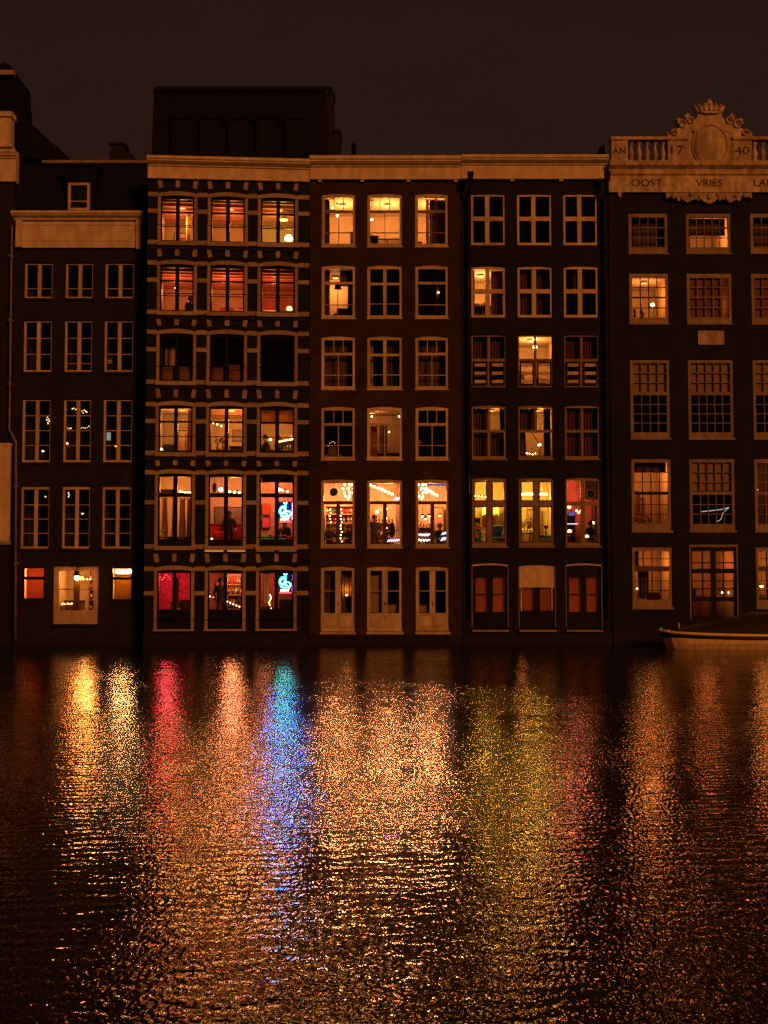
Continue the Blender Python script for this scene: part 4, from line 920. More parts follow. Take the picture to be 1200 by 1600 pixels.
def loop(cx, cy, rx, ry, tilt=0.0, n=16, a0=0.0, a1=6.2832):
    return [(cx + rx * math.cos(a) * math.cos(tilt) - ry * math.sin(a) * math.sin(tilt), cy + rx * math.cos(a) * math.sin(tilt) + ry * math.sin(a) * math.cos(tilt)) for a in [a0 + (a1 - a0) * i / n for i in range(n + 1)]]
def script(x0, y0, x1, y1, hgt, n, seed):
    rd = random.Random(seed); out = []
    for i in range(n * 4 + 1):
        t = i / (n * 4); out.append((x0 + (x1 - x0) * t + hgt * .25 * math.sin(i * 1.57 * 2 + 1), y0 + (y1 - y0) * t + hgt * .5 * (math.sin(i * 1.57) * rd.uniform(.5, 1))))
    return out

# ------------------------------------------------------------------ rooms of the dormer house
def mk(h, Wd, r, c, **k): u0, u1, z0, z1 = Wd[r, c]; return room(h, u0, u1, z0, z1, **k)
def L(item, h, r, c): return item + ' ' + h.ctx(r, c)
h = H1; RM1 = {}
for r in range(4):
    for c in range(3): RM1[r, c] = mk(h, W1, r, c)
table_lamp(h, 171, 566, .7, W1[1, 2][2] - .48, L('pale unlit standing lamp', h, 1, 2), shade='porcelain', r=.13, name='floor_lamp')
string_lights(h, [(74, 652), (76, 655), (73, 656), (75, 660), (77, 658), (75, 662)], .6, 'bulb_tiny', L('small warm bulbs as street-light reflections', h, 2, 0))  # bulb strings in this row stand in for street lights mirrored in the panes
table_lamp(h, 67, 705, .8, W1[2, 0][2] - .45, L('small glowing lamp', h, 2, 0), 'bulb_tiny', .05)
string_lights(h, [(113, 639), (115, 638), (118, 640), (120, 639), (128, 642), (130, 645), (132, 641), (134, 643), (136, 644)], .7, 'bulb_tiny', L('upper bulb string as street-light reflections', h, 2, 1))
string_lights(h, [(106, 669), (109, 670), (111, 669), (127, 669), (130, 668), (133, 669), (136, 668), (139, 666)], .9, 'bulb_tiny', L('lower bulb string as street-light reflections', h, 2, 1), .016)
table_lamp(h, 105, 693, .8, W1[2, 1][2] - .45, L('small glowing lamp', h, 2, 1), 'bulb_tiny', .05)
def monitor(h, px, py, wd, W, H, zf, label, m='screen_glow'):
    u, z = uz(h, px, py, wd); o = thing(h, u, wd, zf, 'monitor', label, 'screen'); z -= zf
    piece('screen', o, -W / 2, W / 2, -.02, -.012, z - H / 2, z + H / 2, m); piece('casing', o, -W / 2 - .02, W / 2 + .02, -.011, .03, z - H / 2 - .02, z + H / 2 + .02, 'black_paint')
    b = MB(); b.tube([(0, .02, z - H / 2), (0, .05, .02)], .02, 'black_paint', 6); b.lathe([(0, 0), (.14, 0), (.14, .02), (0, .02)], 'black_paint', 0, .05, 0, 10); b.build('stand', o); return o
d_ = box_furn(h, W1[2, 2][0] + .35, 1.2, W1[2, 2][2] - .5, 1.0, .6, .74, 'mid_wood', L('wooden desk', h, 2, 2), 'desk', 'desk')
monitor(h, 170, 682, 1.1, .16, .32, W1[2, 2][2] + .245, L('pale glowing screen', h, 2, 2))
table_lamp(h, 181, 697, .9, W1[2, 2][2] - .45, L('small glowing lamp', h, 2, 2), 'bulb_tiny', .045)
string_lights(h, [(107, 770), (108, 773), (107, 776)], .6, 'bulb_tiny', L('short bulb string as street-light reflections', h, 3, 1), .026)  # these bulbs also stand in for mirrored street lights
pendant(h, RM1[3, 1], 129, 802, 1.2, .05, 'bulb_tiny', L('wide shaded pendant lamp', h, 3, 1), 'porcelain', 'cone')
pendant(h, RM1[3, 0], 71, 776, .9, .025, 'bulb_tiny', L('tiny pendant bulb', h, 3, 0))
# ground floor
rm = mk(h, W1, 4, 0, wallm='wall_cream', depth=2.2, light=(120, (1.0, .34, .13), .5, .45, .5))
blind(h, W1[4, 0][0] + .03, W1[4, 0][1] - .03, W1[4, 0][2] + .03, W1[4, 0][3] - .02, .42, 'blind_red', L('salmon lit blind', h, 4, 0))
u0, u1, z0, z1 = W1[4, 2]
rm = room(h, u0, u1, z0, z1, wallm='wall_cream', depth=1.6, light=(34, YEL, .5, .4, .6))
blind(h, u0 + .03, u1 - .03, z0 + .03, z1 - .3, .40, 'blind_olive', L('added lower olive screening blind', h, 4, 2))  # blind added to screen off the tube lamp's spill in the room
tl = thing(h, (u0 + u1) / 2, .5, z1 - .17, 'tube_lamp', L('bright white tube lamp', h, 4, 2), 'lamp', 'lamps in the windows')
b = MB(); b.tube([(-.34, 0, 0), (.34, 0, 0)], .06, 'tube_white', 8); b.build('tube', tl); piece('fixture', tl, -.38, .38, -.05, .09, .06, .1, 'porcelain')
u0, u1, z0, z1 = W1[4, 1]
rm = room(h, u0, u1, z0, z1, wallm='wall_cream', ceilm='ceil', depth=3.0, drop=.5, light=(50, (1, .43, .08), .55, .4, .45))
o = box_furn(h, u0 + 1.15, 2.6, rm['d'], .8, .35, 2.1, 'mid_wood', L('open shelves of jars', h, 4, 1), 'bookshelf', 'shelf', legs=False, shelves=5); bottles(o, .8, .3, [.07, .49, .91, 1.33, 1.75], .16, .14, .22, ('porcelain', 'bottle_pale', 'bottle_amber'))
box_furn(h, u0 + .42, 1.6, rm['d'], .7, .5, .85, 'mid_wood', L('low wooden sideboard', h, 4, 1), 'sideboard', 'cabinet', legs=False, shelves=1, front=2)
for k, x in enumerate((98, 107, 113)): pass
string_lights(h, [(97, 944), (99, 943), (102, 944), (106, 943), (109, 944), (112, 943)], .55, 'bulb_tiny', L('row of candle lights on the sill', h, 4, 1), .035)
bulb_rail(h, (131, 905, 2.3), (141, 905, 2.3), 3, 'bulb_tiny', L('short rail of warm bulbs', h, 4, 1), .04)
u, z = uz(h, 120, 903, -.22); o = thing(h, u, -.22, z, 'wall_lantern', 'lit lantern hanging over the double door of the dormer house', 'lantern')
b = MB(); b.ball((0, 0, 0), .095, 'bulb_lantern', 8, 6); b.build('bulb', o); b = MB(); b.lathe([(.02, .28), (.06, .24), (.14, .08), (.13, .07), (.05, .22)], 'black_paint', n=10); b.build('shade', o); b = MB(); b.tube([(0, 0, .26), (0, 0, .36), (0, .1, .42), (0, .24, .40)], .016, 'black_paint', 6); b.build('bracket', o)

# ------------------------------------------------------------------ rooms of the stone-banded house
h = H2
OR = (1.0, 0.36, 0.075)
for c in range(3):
    rm = mk(h, W2, 0, c, wallm='wall_cream', ceilm='ceil', depth=3.6, beams=6, light=(46, OR if c < 2 else YEL, .5, .42, .75))
    u0, u1, z0, z1 = W2[0, c]
    if c == 0:
        picture(h, u0 + .35, 3.55, z0 + .9, .5, 1.0, 'fabric_pale', L('tall pale picture', h, 0, c)); box_furn(h, u0 + .55, 3.2, rm['d'], .5, .5, 1.5, 'beam_wood', L('dark narrow wardrobe', h, 0, c), 'wardrobe', 'wardrobe', legs=False, front=1)
        curtain(h, u0 + .8, u0 + 1.0, z0, z1 - .2, 1.6, 'curtain_pale', L('narrow pale curtain', h, 0, c))
    if c == 1: box_furn(h, u0 + .4, 3.1, rm['d'], .9, .4, .8, 'mid_wood', L('low chest of drawers', h, 0, c), 'chest_of_drawers', 'cabinet', legs=False, front=2)
    if c == 2:
        pendant(h, rm, 443, 339, 1.6, .11, 'bulb_soft', L('round drum-shaded pendant', h, 0, c), 'fabric_pale', 'drum')
        box_furn(h, u0 + .85, .75, rm['d'], .9, .4, .62, 'dark_wood', L('dark window bench', h, 0, c), 'bench', 'bench')
        table_lamp(h, 451, 372, .75, rm['d'] + .62, L('white dome lamp', h, 0, c), 'globe_white', .16)
for c in range(3):
    rm = mk(h, W2, 1, c, wallm='wall_red' if c == 2 else 'wall_cream', ceilm='wall_red', depth=3.6, beams=7, rise=.05, light=((40, 46, 30)[c], (1.0, .27, .07), .4, .35, .8), backm='wall_cream' if c < 2 else 'wall_red')
    u0, u1, z0, z1 = W2[1, c]
    if c == 0:
        bulb_rail(h, (273.5, 440, 1.3), (274.5, 450, 1.3), 2, 'bulb_small', L('paired wall bulbs', h, 1, c), .03)
        person(h, u0 + 1.05, 1.0, rm['d'], L('person sitting', h, 1, c), rz=.8)
    if c == 1: box_furn(h, u0 + 1.05, 2.8, rm['d'], .4, .4, 1.3, 'beam_wood', L('tall red-brown cabinet', h, 1, c), 'cabinet', 'cabinet', legs=False, front=1); picture(h, u0 + .4, 3.56, z0 + .8, .5, .4, 'fabric_red', L('small red picture', h, 1, c))
    if c == 2: armchair(h, u0 + .35, 1.2, rm['d'], 'fabric_pale', L('pale armchair', h, 1, c)); monitor(h, 451, 482, 1.2, .35, .2, rm['d'], L('small bright screen', h, 1, c), 'bulb_small') if False else table_lamp(h, 452, 482, 1.0, rm['d'], L('pink-lit low lamp', h, 1, c), 'bulb_tiny', .12)
for c in range(3):
    rm = mk(h, W2, 2, c); u0, u1, z0, z1 = W2[2, c]; um = (u0 + u1) / 2
    if c < 2:
        for k, (a, d) in enumerate(((u0 + .07, um - .08), (um + .08, u1 - .07))):
            side = 'first' if k == 0 else 'second'
            o = curtain(h, a, d, z0 + .09, z0 + (.60 if (c, k) != (1, 1) else .70), .30, 'curtain_gold', L(f'{"left" if k == 0 else "right"} half of gold swagged curtain', h, 2, c), folds=6, amp=.02, name='cafe_curtain')
            b = MB(); W_ = d - a
            for q in range(3): b.tube([(-W_ / 2 + W_ * t / 10, -.04, .42 - q * .12 - .16 * math.sin(t / 10 * math.pi)) for t in range(11)], .018, 'curtain_gold', 5)
            b.build('swag', o)
if True:
    u0, u1, z0, z1 = W2[2, 0]; curtain(h, u0 + .1, u0 + .55, z0 + .65, z1 - .25, .9, 'curtain_pale', L('dim lace panel', h, 2, 0), amp=.02)
for c in range(3):
    rm = mk(h, W2, 3, c, wallm='wall_cream', ceilm='ceil', depth=3.6, beams=3 if c else 0, light=((40, 54, 40)[c], (1.0, .44, .09), .55, .4, .7)); u0, u1, z0, z1 = W2[3, c]; d0 = rm['d']
    if c == 0:
        armchair(h, u0 + .25, .9, d0, 'fabric_dark', L('dark high-backed chair', h, 3, c), .7); box_furn(h, u0 + .75, 2.9, d0, .6, .4, 1.7, 'mid_wood', L('tall wooden dresser', h, 3, c), 'dresser', 'cabinet', legs=False, front=2); table_lamp(h, 252, 702, .8, d0, L('small warm lamp', h, 3, c), 'bulb_small', .05)
        curtain(h, u0 + 1.0, u1 - .02, z0, z1 - .1, .6, 'curtain_gold', L('gold tied curtain', h, 3, c), gather=.3)
    if c == 1:
        o = box_furn(h, u0 + .35, 1.0, d0, .9, .5, .7, 'mid_wood', L('dining table by the glass', h, 3, c), 'table', 'table'); flowers(h, u0 + .25, 1.0, d0 + .7, 'fabric_pale', L('white flowers in a vase', h, 3, c)); flowers(h, u0 + .48, .9, d0 + .7, 'fabric_pink', L('magenta flowers in a vase', h, 3, c), .14)
        box_furn(h, u0 + .95, 1.4, d0, .5, .5, .85, 'beam_wood', L('brown wooden counter', h, 3, c), 'counter', 'counter', legs=False, front=1)
        bulb_rail(h, (333, 661, 1.5), (352, 668, 2.6), 4, 'bulb_small', L('rail of warm spots on a beam', h, 3, c), .03); picture(h, u0 + .95, 3.56, z0 + 1.1, .6, .5, 'mid_wood', L('brown framed picture', h, 3, c))
    if c == 2:
        blind(h, u0 + .06, u1 - .06, z1 - .62, z1 - .08, .42, 'curtain_gold', L('half-drawn gold blind', h, 3, c))
        person(h, u0 + .18, .85, d0 - .05, L('seated dark-haired guest', h, 3, c), rz=-1.2); chair(h, u0 + .18, 1.0, d0, 'fabric_red', L('red chair behind a guest', h, 3, c))
        person(h, u0 + .68, .8, d0 - .05, L('guest behind the mullion', h, 3, c), rz=1.3); box_furn(h, u0 + .45, .75, d0, .5, .5, .68, 'dark_wood', L('small dark table', h, 3, c), 'table', 'table')
        table_lamp(h, 422.5, 687, .7, d0 + .68, L('small table candle lamp', h, 3, c), 'bulb_small', .05)
        o = box_furn(h, u0 + 1.05, 2.2, d0, .8, .4, 1.2, 'mid_wood', L('bar shelf with bottles', h, 3, c), 'bar_shelf', 'shelf', legs=False, shelves=3); bottles(o, .8, .3, [.06, .45, .85, 1.24], .1, .2, .3)
        bulb_rail(h, (437, 690, 1.4), (457, 686, 1.4), 6, 'bulb_small', L('row of counter bulbs', h, 3, c), .03)
# second storey: curtains, red room, neon room
c = 0; rm = mk(h, W2, 4, c, wallm='wall_cream', ceilm='ceil', depth=3.2, drop=.1, light=(60, (1, .44, .09), .5, .35, .6)); u0, u1, z0, z1 = W2[4, c]; d0 = rm['d']; zt_ = z0 + .66 * (z1 - z0)
for k, (a, d) in enumerate(((u0 + .07, u0 + .32), (u0 + .45, u0 + .66), (u0 + .72, u0 + 1.0), (u0 + 1.02, u1 - .04))):
    curtain(h, a, d, z0 + .27, zt_ + .02, .62 + .02 * k, 'curtain_gold', L(('first', 'second', 'third', 'last')[k] + ' gathered gold drape', h, 4, c), folds=3, gather=(.35, .2, .3, .15)[k], amp=.05)
piece('vent_grille', h.root, u0 + .08, u0 + .60, .05, .058, zt_ + .16, zt_ + .34, 'black_paint')
vg = [x for x in h.root.children if x.name.startswith('vent_grille')][0]
for k in range(4): piece('vent_slat', h.root, u0 + .14, u0 + .52, .03, .049, zt_ + .18 + k * .04, zt_ + .195 + k * .04, 'white_dim')
flowers(h, u0 + .12, .5, z0 + .27, 'fabric_pale', L('pale flowers on the sill', h, 4, c), .08, 8); bulb_rail(h, (281, 768, 1.0), (297, 770, 1.0), 5, 'bulb_small', L('row of shelf lights', h, 4, c), .03)
box_furn(h, (u0 + u1) / 2, .80, z0 - .3, 1.2, .3, .62, 'beam_wood', L('red-brown sill cabinet', h, 4, c), 'cabinet', 'cabinet', legs=False, front=2)
c = 1; rm = mk(h, W2, 4, c, wallm='wall_red', backm='wall_cream', ceilm='ceil', depth=3.6, drop=.35, light=(58, (1, .38, .12), .6, .5, .55)); u0, u1, z0, z1 = W2[4, c]; d0 = rm['d']
pendant(h, rm, 345, 765, 1.0, .075, 'bulb_warm', L('large bare globe lamp', h, 4, c)); bulb_rail(h, (359, 768, 1.4), (374, 770, 1.2), 3, 'bulb_small', L('rail of three bulbs', h, 4, c), .045)
o = thing(h, u0 + .62, 2.6, z0 + 1.25, 'television', L('large grey television', h, 4, c), 'television'); piece('screen', o, -.58, .58, -.03, -.02, -.36, .36, 'screen_grey'); piece('casing', o, -.62, .62, -.019, .05, -.40, .40, 'black_paint'); b = MB(); b.tube([(0, .05, 0), (0, .9, .1)], .03, 'black_paint', 6); b.build('wall_arm', o)
box_furn(h, u0 + .6, 2.3, d0, 1.5, .5, 1.25, 'fabric_red', L('red bar counter', h, 4, c), 'bar_counter', 'counter', legs=False, front=3)
person(h, u0 + .70, 1.3, d0, L('person standing', h, 4, c), kind='standing', rz=.4)
o = box_furn(h, u0 + .62, .65, d0, 1.25, .4, .62, 'dark_wood', L('dark window table with glasses', h, 4, c), 'table', 'table'); table_lamp(h, 331, 842, .6, d0 + .62, L('small candle lamp', h, 4, c), 'bulb_small', .035)
armchair(h, u0 + .28, 1.1, d0, 'fabric_red', L('red upholstered chair', h, 4, c), .6); b = MB()
o = thing(h, u0 + .15, .9, z1 - .62, 'speaker', L('dark oval hanging speaker', h, 4, c), 'speaker'); b = MB(); b.ball((0, 0, .15), .10, 'fabric_dark', 10, 8, 2.0); b.build('body', o); b = MB(); b.tube([(0, 0, .3), (0, 0, .66)], .01, 'black_paint', 5); b.build('bracket', o)
c = 2; rm = mk(h, W2, 4, c, wallm='wall_brick', ceilm='ceil', depth=2.6, drop=.35, light=(70, (1, .42, .12), .45, .5, .55)); u0, u1, z0, z1 = W2[4, c]; d0 = rm['d']
blind(h, u0 + .06, u1 - .06, z1 - .28, z1 - .08, .42, 'curtain_dark', L('short dark blind', h, 4, c)); pendant(h, rm, 435.5, 765, .9, .06, 'bulb_warm', L('bare globe lamp', h, 4, c)); bulb_rail(h, (441, 766, 1.0), (449, 768, 1.0), 2, 'bulb_small', L('pair of small bulbs', h, 4, c), .04)
picture(h, u0 + .17, 2.55, z0 + 1.55, .34, .48, 'fabric_red', L('bright red poster', h, 4, c)); picture(h, u0 + .17, 2.55, z0 + 1.02, .34, .46, 'fabric_pink', L('pink and white poster', h, 4, c))
plant(h, u0 + .2, .7, d0 + .12, 'plant_green', L('leafy green plant', h, 4, c), .7, 40, .34); plant(h, u0 + .50, .6, d0 + .05, 'plant_green', L('bushy green plant', h, 4, c), .6, 30, .3); plant(h, u0 + .85, .55, d0 + .05, 'plant_green', L('broad-leaved green plant', h, 4, c), .75, 46, .36)
flowers(h, u0 + .38, .8, d0 + .35, 'bottle_amber', L('orange flowers in a vase', h, 4, c), .16, 16); flowers(h, u0 + 1.15, .6, d0 + .32, 'fabric_pink', L('bright pink flowers', h, 4, c), .1, 14)
person(h, u0 + .95, 1.1, d0 + .02, L('person sitting', h, 4, c), 'fabric_dark', rz=-.3)
def logo(dx, dy, label, loc):
    s = [('neon_white', .017, [(445.8 + dx, 786 + dy), (445.9 + dx, 790 + dy), (446 + dx, 795 + dy), (445 + dx, 800 + dy), (443 + dx, 803 + dy)]), ('neon_white', .018, [(443.3 + dx, 785.8 + dy), (445.8 + dx, 787 + dy), (448.2 + dx, 785.8 + dy)]),
         ('neon_white', .018, loop(441.6 + dx, 797.2 + dy, 3.2, 5.0, .35)), ('neon_white', .018, loop(450.2 + dx, 801.8 + dy, 4.4, 3.0, .45)),
         ('neon_white', .018, [(438.6 + dx, 805 + dy), (442 + dx, 807.4 + dy), (447 + dx, 806.8 + dy), (452 + dx, 807 + dy), (454 + dx, 804.5 + dy)]),
         ('neon_green', .010, loop(441.6 + dx, 797.2 + dy, 4.8, 6.6, .35)), ('violet_frame_glow', .012, [(456.8 + dx, 786 + dy), (457 + dx, 800 + dy), (456.8 + dx, 812 + dy)]),  # violet tube added beside the sign to throw a purple glow on the frame
         ('neon_text', .014, [(439 + dx, 810 + dy), (439.2 + dx, 813.5 + dy), (441 + dx, 812 + dy), (439 + dx, 810.5 + dy)]), ('neon_text', .014, [(442.5 + dx, 810 + dy), (442.6 + dx, 813.2 + dy), (444.6 + dx, 813.2 + dy), (444.8 + dx, 810 + dy)]), ('neon_text', .014, [(446.3 + dx, 813.4 + dy), (446.5 + dx, 810.2 + dy), (448.4 + dx, 811.6 + dy), (446.6 + dx, 812 + dy)]), ('neon_text', .014, [(452 + dx, 809.6 + dy), (450 + dx, 810.2 + dy), (450 + dx, 813.2 + dy)])]
    if loc == 'g': s = [('neon_teal' if m == 'neon_white' else m, r, q) for m, r, q in s]
    return neon(H2, s, .40, label, board=(435.5 + dx, 784.5 + dy, 456 + dx, 808 + dy, 'black_paint'), fr=[(436.5 + dx, 814.3 + dy, 455.5 + dx, 816 + dy, 'neon_red')])
logo(0, 0, 'blue-white looped neon sign in the upper bar window of the stone-banded house', 'u'); logo(0, 111, 'blue-white looped neon sign at water level in the stone-banded house', 'g')
# ground floor: red rooms
for c, (wm, li) in enumerate((('wall_crimson', (24, (1, .09, .085), .3, .5, .5)), ('wall_brick', (32, (1, .34, .12), .6, .5, .5)), ('wall_brick', (13, (1, .32, .11), .15, .6, .5)))):
    rm = mk(h, W2, 5, c, wallm=wm, depth=3.0, drop=.05, light=li); u0, u1, z0, z1 = W2[5, c]; d0 = rm['d']
    if c == 0:
        box_furn(h, u0 + .55, 1.3, d0, .22, .3, 1.95, 'dark_wood', L('narrow dark clock case', h, 5, c), 'clock_case', 'cabinet', legs=False, front=1); armchair(h, u0 + 1.0, 1.0, d0 + .2, 'fabric_pale', L('cream armchair', h, 5, c), .7)
        chair(h, u0 + .60, .8, d0 + .15, 'dark_wood', L('dark wooden chair', h, 5, c)); box_furn(h, u0 + .3, .8, d0, .5, .4, .72, 'beam_wood', L('red-brown side table', h, 5, c), 'table', 'table')
        string_lights(h, [(250 + k * 2.2, 902 + 4 * math.sin(k)) for k in range(8)], 1.2, 'neon_red', L('loop of red party lights', h, 5, c), .02)
    if c == 1:
        o = box_furn(h, u0 + .95, 2.4, d0, .8, .35, 2.1, 'beam_wood', L('tall bottle shelves', h, 5, c), 'bar_shelf', 'shelf', legs=False, shelves=5); bottles(o, .8, .3, [.06, .48, .9, 1.32, 1.74], .11, .2, .3)
        person(h, u0 + .40, 1.0, d0 + .2, L('person standing', h, 5, c), kind='standing', rz=.5); box_furn(h, u0 + .9, .9, d0, .6, .4, .78, 'mid_wood', L('wooden bar table', h, 5, c), 'table', 'table'); bulb_rail(h, (355, 940, .9), (374, 948, .9), 5, 'bulb_small', L('row of low table lights', h, 5, c), .022); bulb_rail(h, (328, 932, 1.2), (340, 934, 1.2), 3, 'bulb_small', L('three candle bulbs', h, 5, c), .022)
        picture(h, u0 + .3, 2.96, z0 + 1.6, .5, .4, 'fabric_pale', L('pale framed print', h, 5, c))
    if c == 2:
        curtain(h, u0 + .12, u0 + .35, z0 + .95, z1 - .15, 1.2, 'curtain_pale', L('pale hanging curtain', h, 5, c)); box_furn(h, u0 + .3, .9, d0, .6, .4, .85, 'beam_wood', L('red-brown counter', h, 5, c), 'counter', 'counter', legs=False, front=2); string_lights(h, [(422 + 1.5 * math.sin(k), 930 + 2.6 * k) for k in range(9)], .7, 'bulb_small', L('dangling string of warm bulbs', h, 5, c), .018)
        armchair(h, u0 + 1.0, .8, d0 + .2, 'fabric_dark', L('dark sofa under the neon', h, 5, c), .7); pendant(h, rm, 437.5, 910, .8, .03, 'neon_text', L('small orange bulb', h, 5, c))

# ------------------------------------------------------------------ rooms of the brown brick house
h = H3
for c in range(3):
    rm = mk(h, W3, 0, c, wallm='wall_cream', ceilm='ceil', depth=3.4, light=(64, (1, .44, .10), .55, .45, .55)); u0, u1, z0, z1 = W3[0, c]; d0 = rm['d']
    if c == 0:
        curtain(h, u0 + .09, u0 + .29, z0 + .06, z1 - .12, .44, 'curtain_dark', L('narrow dark curtain', h, 0, c)); pendant(h, rm, 520, 325, 1.0, .03, 'bulb_warm', L('small bare bulb', h, 0, c)); pendant(h, rm, 527, 337, 1.6, .04, 'bulb_warm', L('second bare bulb further inside', h, 0, c))
        box_furn(h, u0 + .55, 1.4, d0, .5, .5, .75, 'dark_wood', L('dark desk', h, 0, c), 'desk', 'desk'); chair(h, u0 + .75, 1.0, d0, 'mid_wood', L('wooden chair', h, 0, c)); box_furn(h, u1 - .1, 1.8, d0, .3, .6, 1.5, 'mid_wood', L('tall brown cupboard', h, 0, c), 'cupboard', 'cabinet', legs=False, front=1)
    if c == 1:
        o = box_furn(h, u0 + .8, 2.6, d0 + 1.15, 1.3, .4, .35, 'dark_wood', L('wide dark kitchen hood shelf', h, 0, c), 'hood_shelf', 'shelf', legs=False, front=2); box_furn(h, u0 + .75, 2.3, d0, 1.2, .6, .85, 'mid_wood', L('kitchen counter', h, 0, c), 'counter', 'counter', legs=False, front=3, top='porcelain')
        o = box_furn(h, u0 + .25, .9, d0, .35, .35, 1.1, 'dark_wood', L('open shelf of white crockery', h, 0, c), 'shelf_unit', 'shelf', legs=False, shelves=3); bottles(o, .35, .3, [.06, .42, .79, 1.15], .09, .1, .16, ('porcelain',)); pendant(h, rm, 581, 343, 1.2, .04, 'bulb_warm', L('bare bulb over the shelf', h, 0, c))
    if c == 2:
        curtain(h, u0 + .58, u0 + .86, z0 + .06, z1 - .12, .44, 'curtain_dark', L('first dark drape', h, 0, c)); curtain(h, u0 + .86, u1 - .09, z0 + .06, z1 - .12, .5, 'curtain_dark', L('second dark drape', h, 0, c)); curtain(h, u0 + .44, u0 + .57, z0 + .06, z1 - .12, .48, 'curtain_gold', L('slim gold drape', h, 0, c)); box_furn(h, u0 + .12, 2.4, d0 + .8, .4, .4, .5, 'mid_wood', L('hanging wooden cupboard', h, 0, c), 'cupboard', 'cabinet', legs=False, front=1)
c = 0; rm = mk(h, W3, 1, c, wallm='wall_cream', depth=2.8, light=(26, (1, .42, .09), .38, .75, .5), ceilm='wall_dark'); u0, u1, z0, z1 = W3[1, c]; d0 = rm['d']
curtain(h, u0 + .08, u0 + .30, z0 + .08, z1 - .12, .44, 'curtain_dark', L('left dark drape', h, 1, c)); curtain(h, u0 + 1.02, u1 - .08, z0 + .08, z1 - .12, .44, 'curtain_dark', L('right dark drape', h, 1, c)); blind(h, u0 + .70, u0 + 1.03, z1 - .72, z1 - .12, .46, 'curtain_dark', L('half-lowered dark blind', h, 1, c))
table_lamp(h, 528, 448, 1.0, d0, L('dark-shaded standing lamp', h, 1, c), shade='fabric_dark', r=.15, name='floor_lamp'); armchair(h, u0 + .85, .85, d0 + .2, 'fabric_dark', L('dark armchair', h, 1, c), .8)
for c in (1, 2):
    rm = mk(h, W3, 1, c); u0, u1, z0, z1 = W3[1, c]
    if c == 2: curtain(h, u0 + .86, u0 + .97, z0 + .15, z1 - .65, .7, 'curtain_gold', L('slim lit drape', h, 1, c), folds=1); table_lamp(h, 685, 457, .6, rm['d'], L('small lit wall lamp', h, 1, c), 'bulb_tiny', .05)
for c in range(3):
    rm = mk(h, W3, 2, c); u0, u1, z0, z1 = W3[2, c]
    if c != 1: blind(h, u0 + .1, u1 - .1, z0 + .1, z1 - .15, .46, 'curtain_dark', L('drawn dark blind', h, 2, c))
    else: curtain(h, u0 + .75, u1 - .1, z0 + .1, z1 - .15, .46, 'curtain_dark', L('drawn dark curtain', h, 2, c)); curtain(h, u0 + .1, u0 + .22, z0 + .1, z1 - .15, .46, 'curtain_pale', L('slim pale curtain', h, 2, c))
for c in range(3):
    rm = mk(h, W3, 3, c, wallm='wall_dark' if c != 1 else 'wall_cream', ceilm='wall_dark' if c != 1 else 'ceil', light=None if c != 1 else (12, (1, .42, .10), .2, .6, .35)); u0, u1, z0, z1 = W3[3, c]; d0 = rm['d']
    if c == 0:
        for k, x in enumerate((.38, .92)): armchair(h, u0 + x, .75, d0 + .15, 'fabric_pale' if False else 'mid_wood', L(('first', 'second')[k] + ' round-backed chair', h, 3, c), .55)
        string_lights(h, [(513, 697), (515, 693), (518, 691), (521, 690), (523, 692)], .6, 'bulb_tiny', L('small curved string of lights', h, 3, c), .012)
    if c == 1:
        bulb_rail(h, (581, 651, 1.2), (624, 651, 1.2), 2, 'bulb_small', L('rail with two end bulbs', h, 3, c), .035); blind(h, u0 + .12, u0 + .4, z0 + .12, z0 + 1.35, .5, 'blind_red', L('pink lit panel blind', h, 3, c)); box_furn(h, u0 + .75, .8, d0, 1.1, .4, .78, 'dark_wood', L('dark sideboard', h, 3, c), 'sideboard', 'cabinet', legs=False, front=3); curtain(h, u0 + .45, u0 + .78, z0 + .1, z1 - .6, 1.2, 'blind', L('brown middle curtain', h, 3, c)); pendant(h, rm, 608, 675, 1.6, .035, 'bulb_soft', L('small warm pendant', h, 3, c))
    if c == 2: table_lamp(h, 654.5, 692, .7, d0, L('pale lamp shade', h, 3, c), shade='curtain_gold', r=.12, name='floor_lamp')
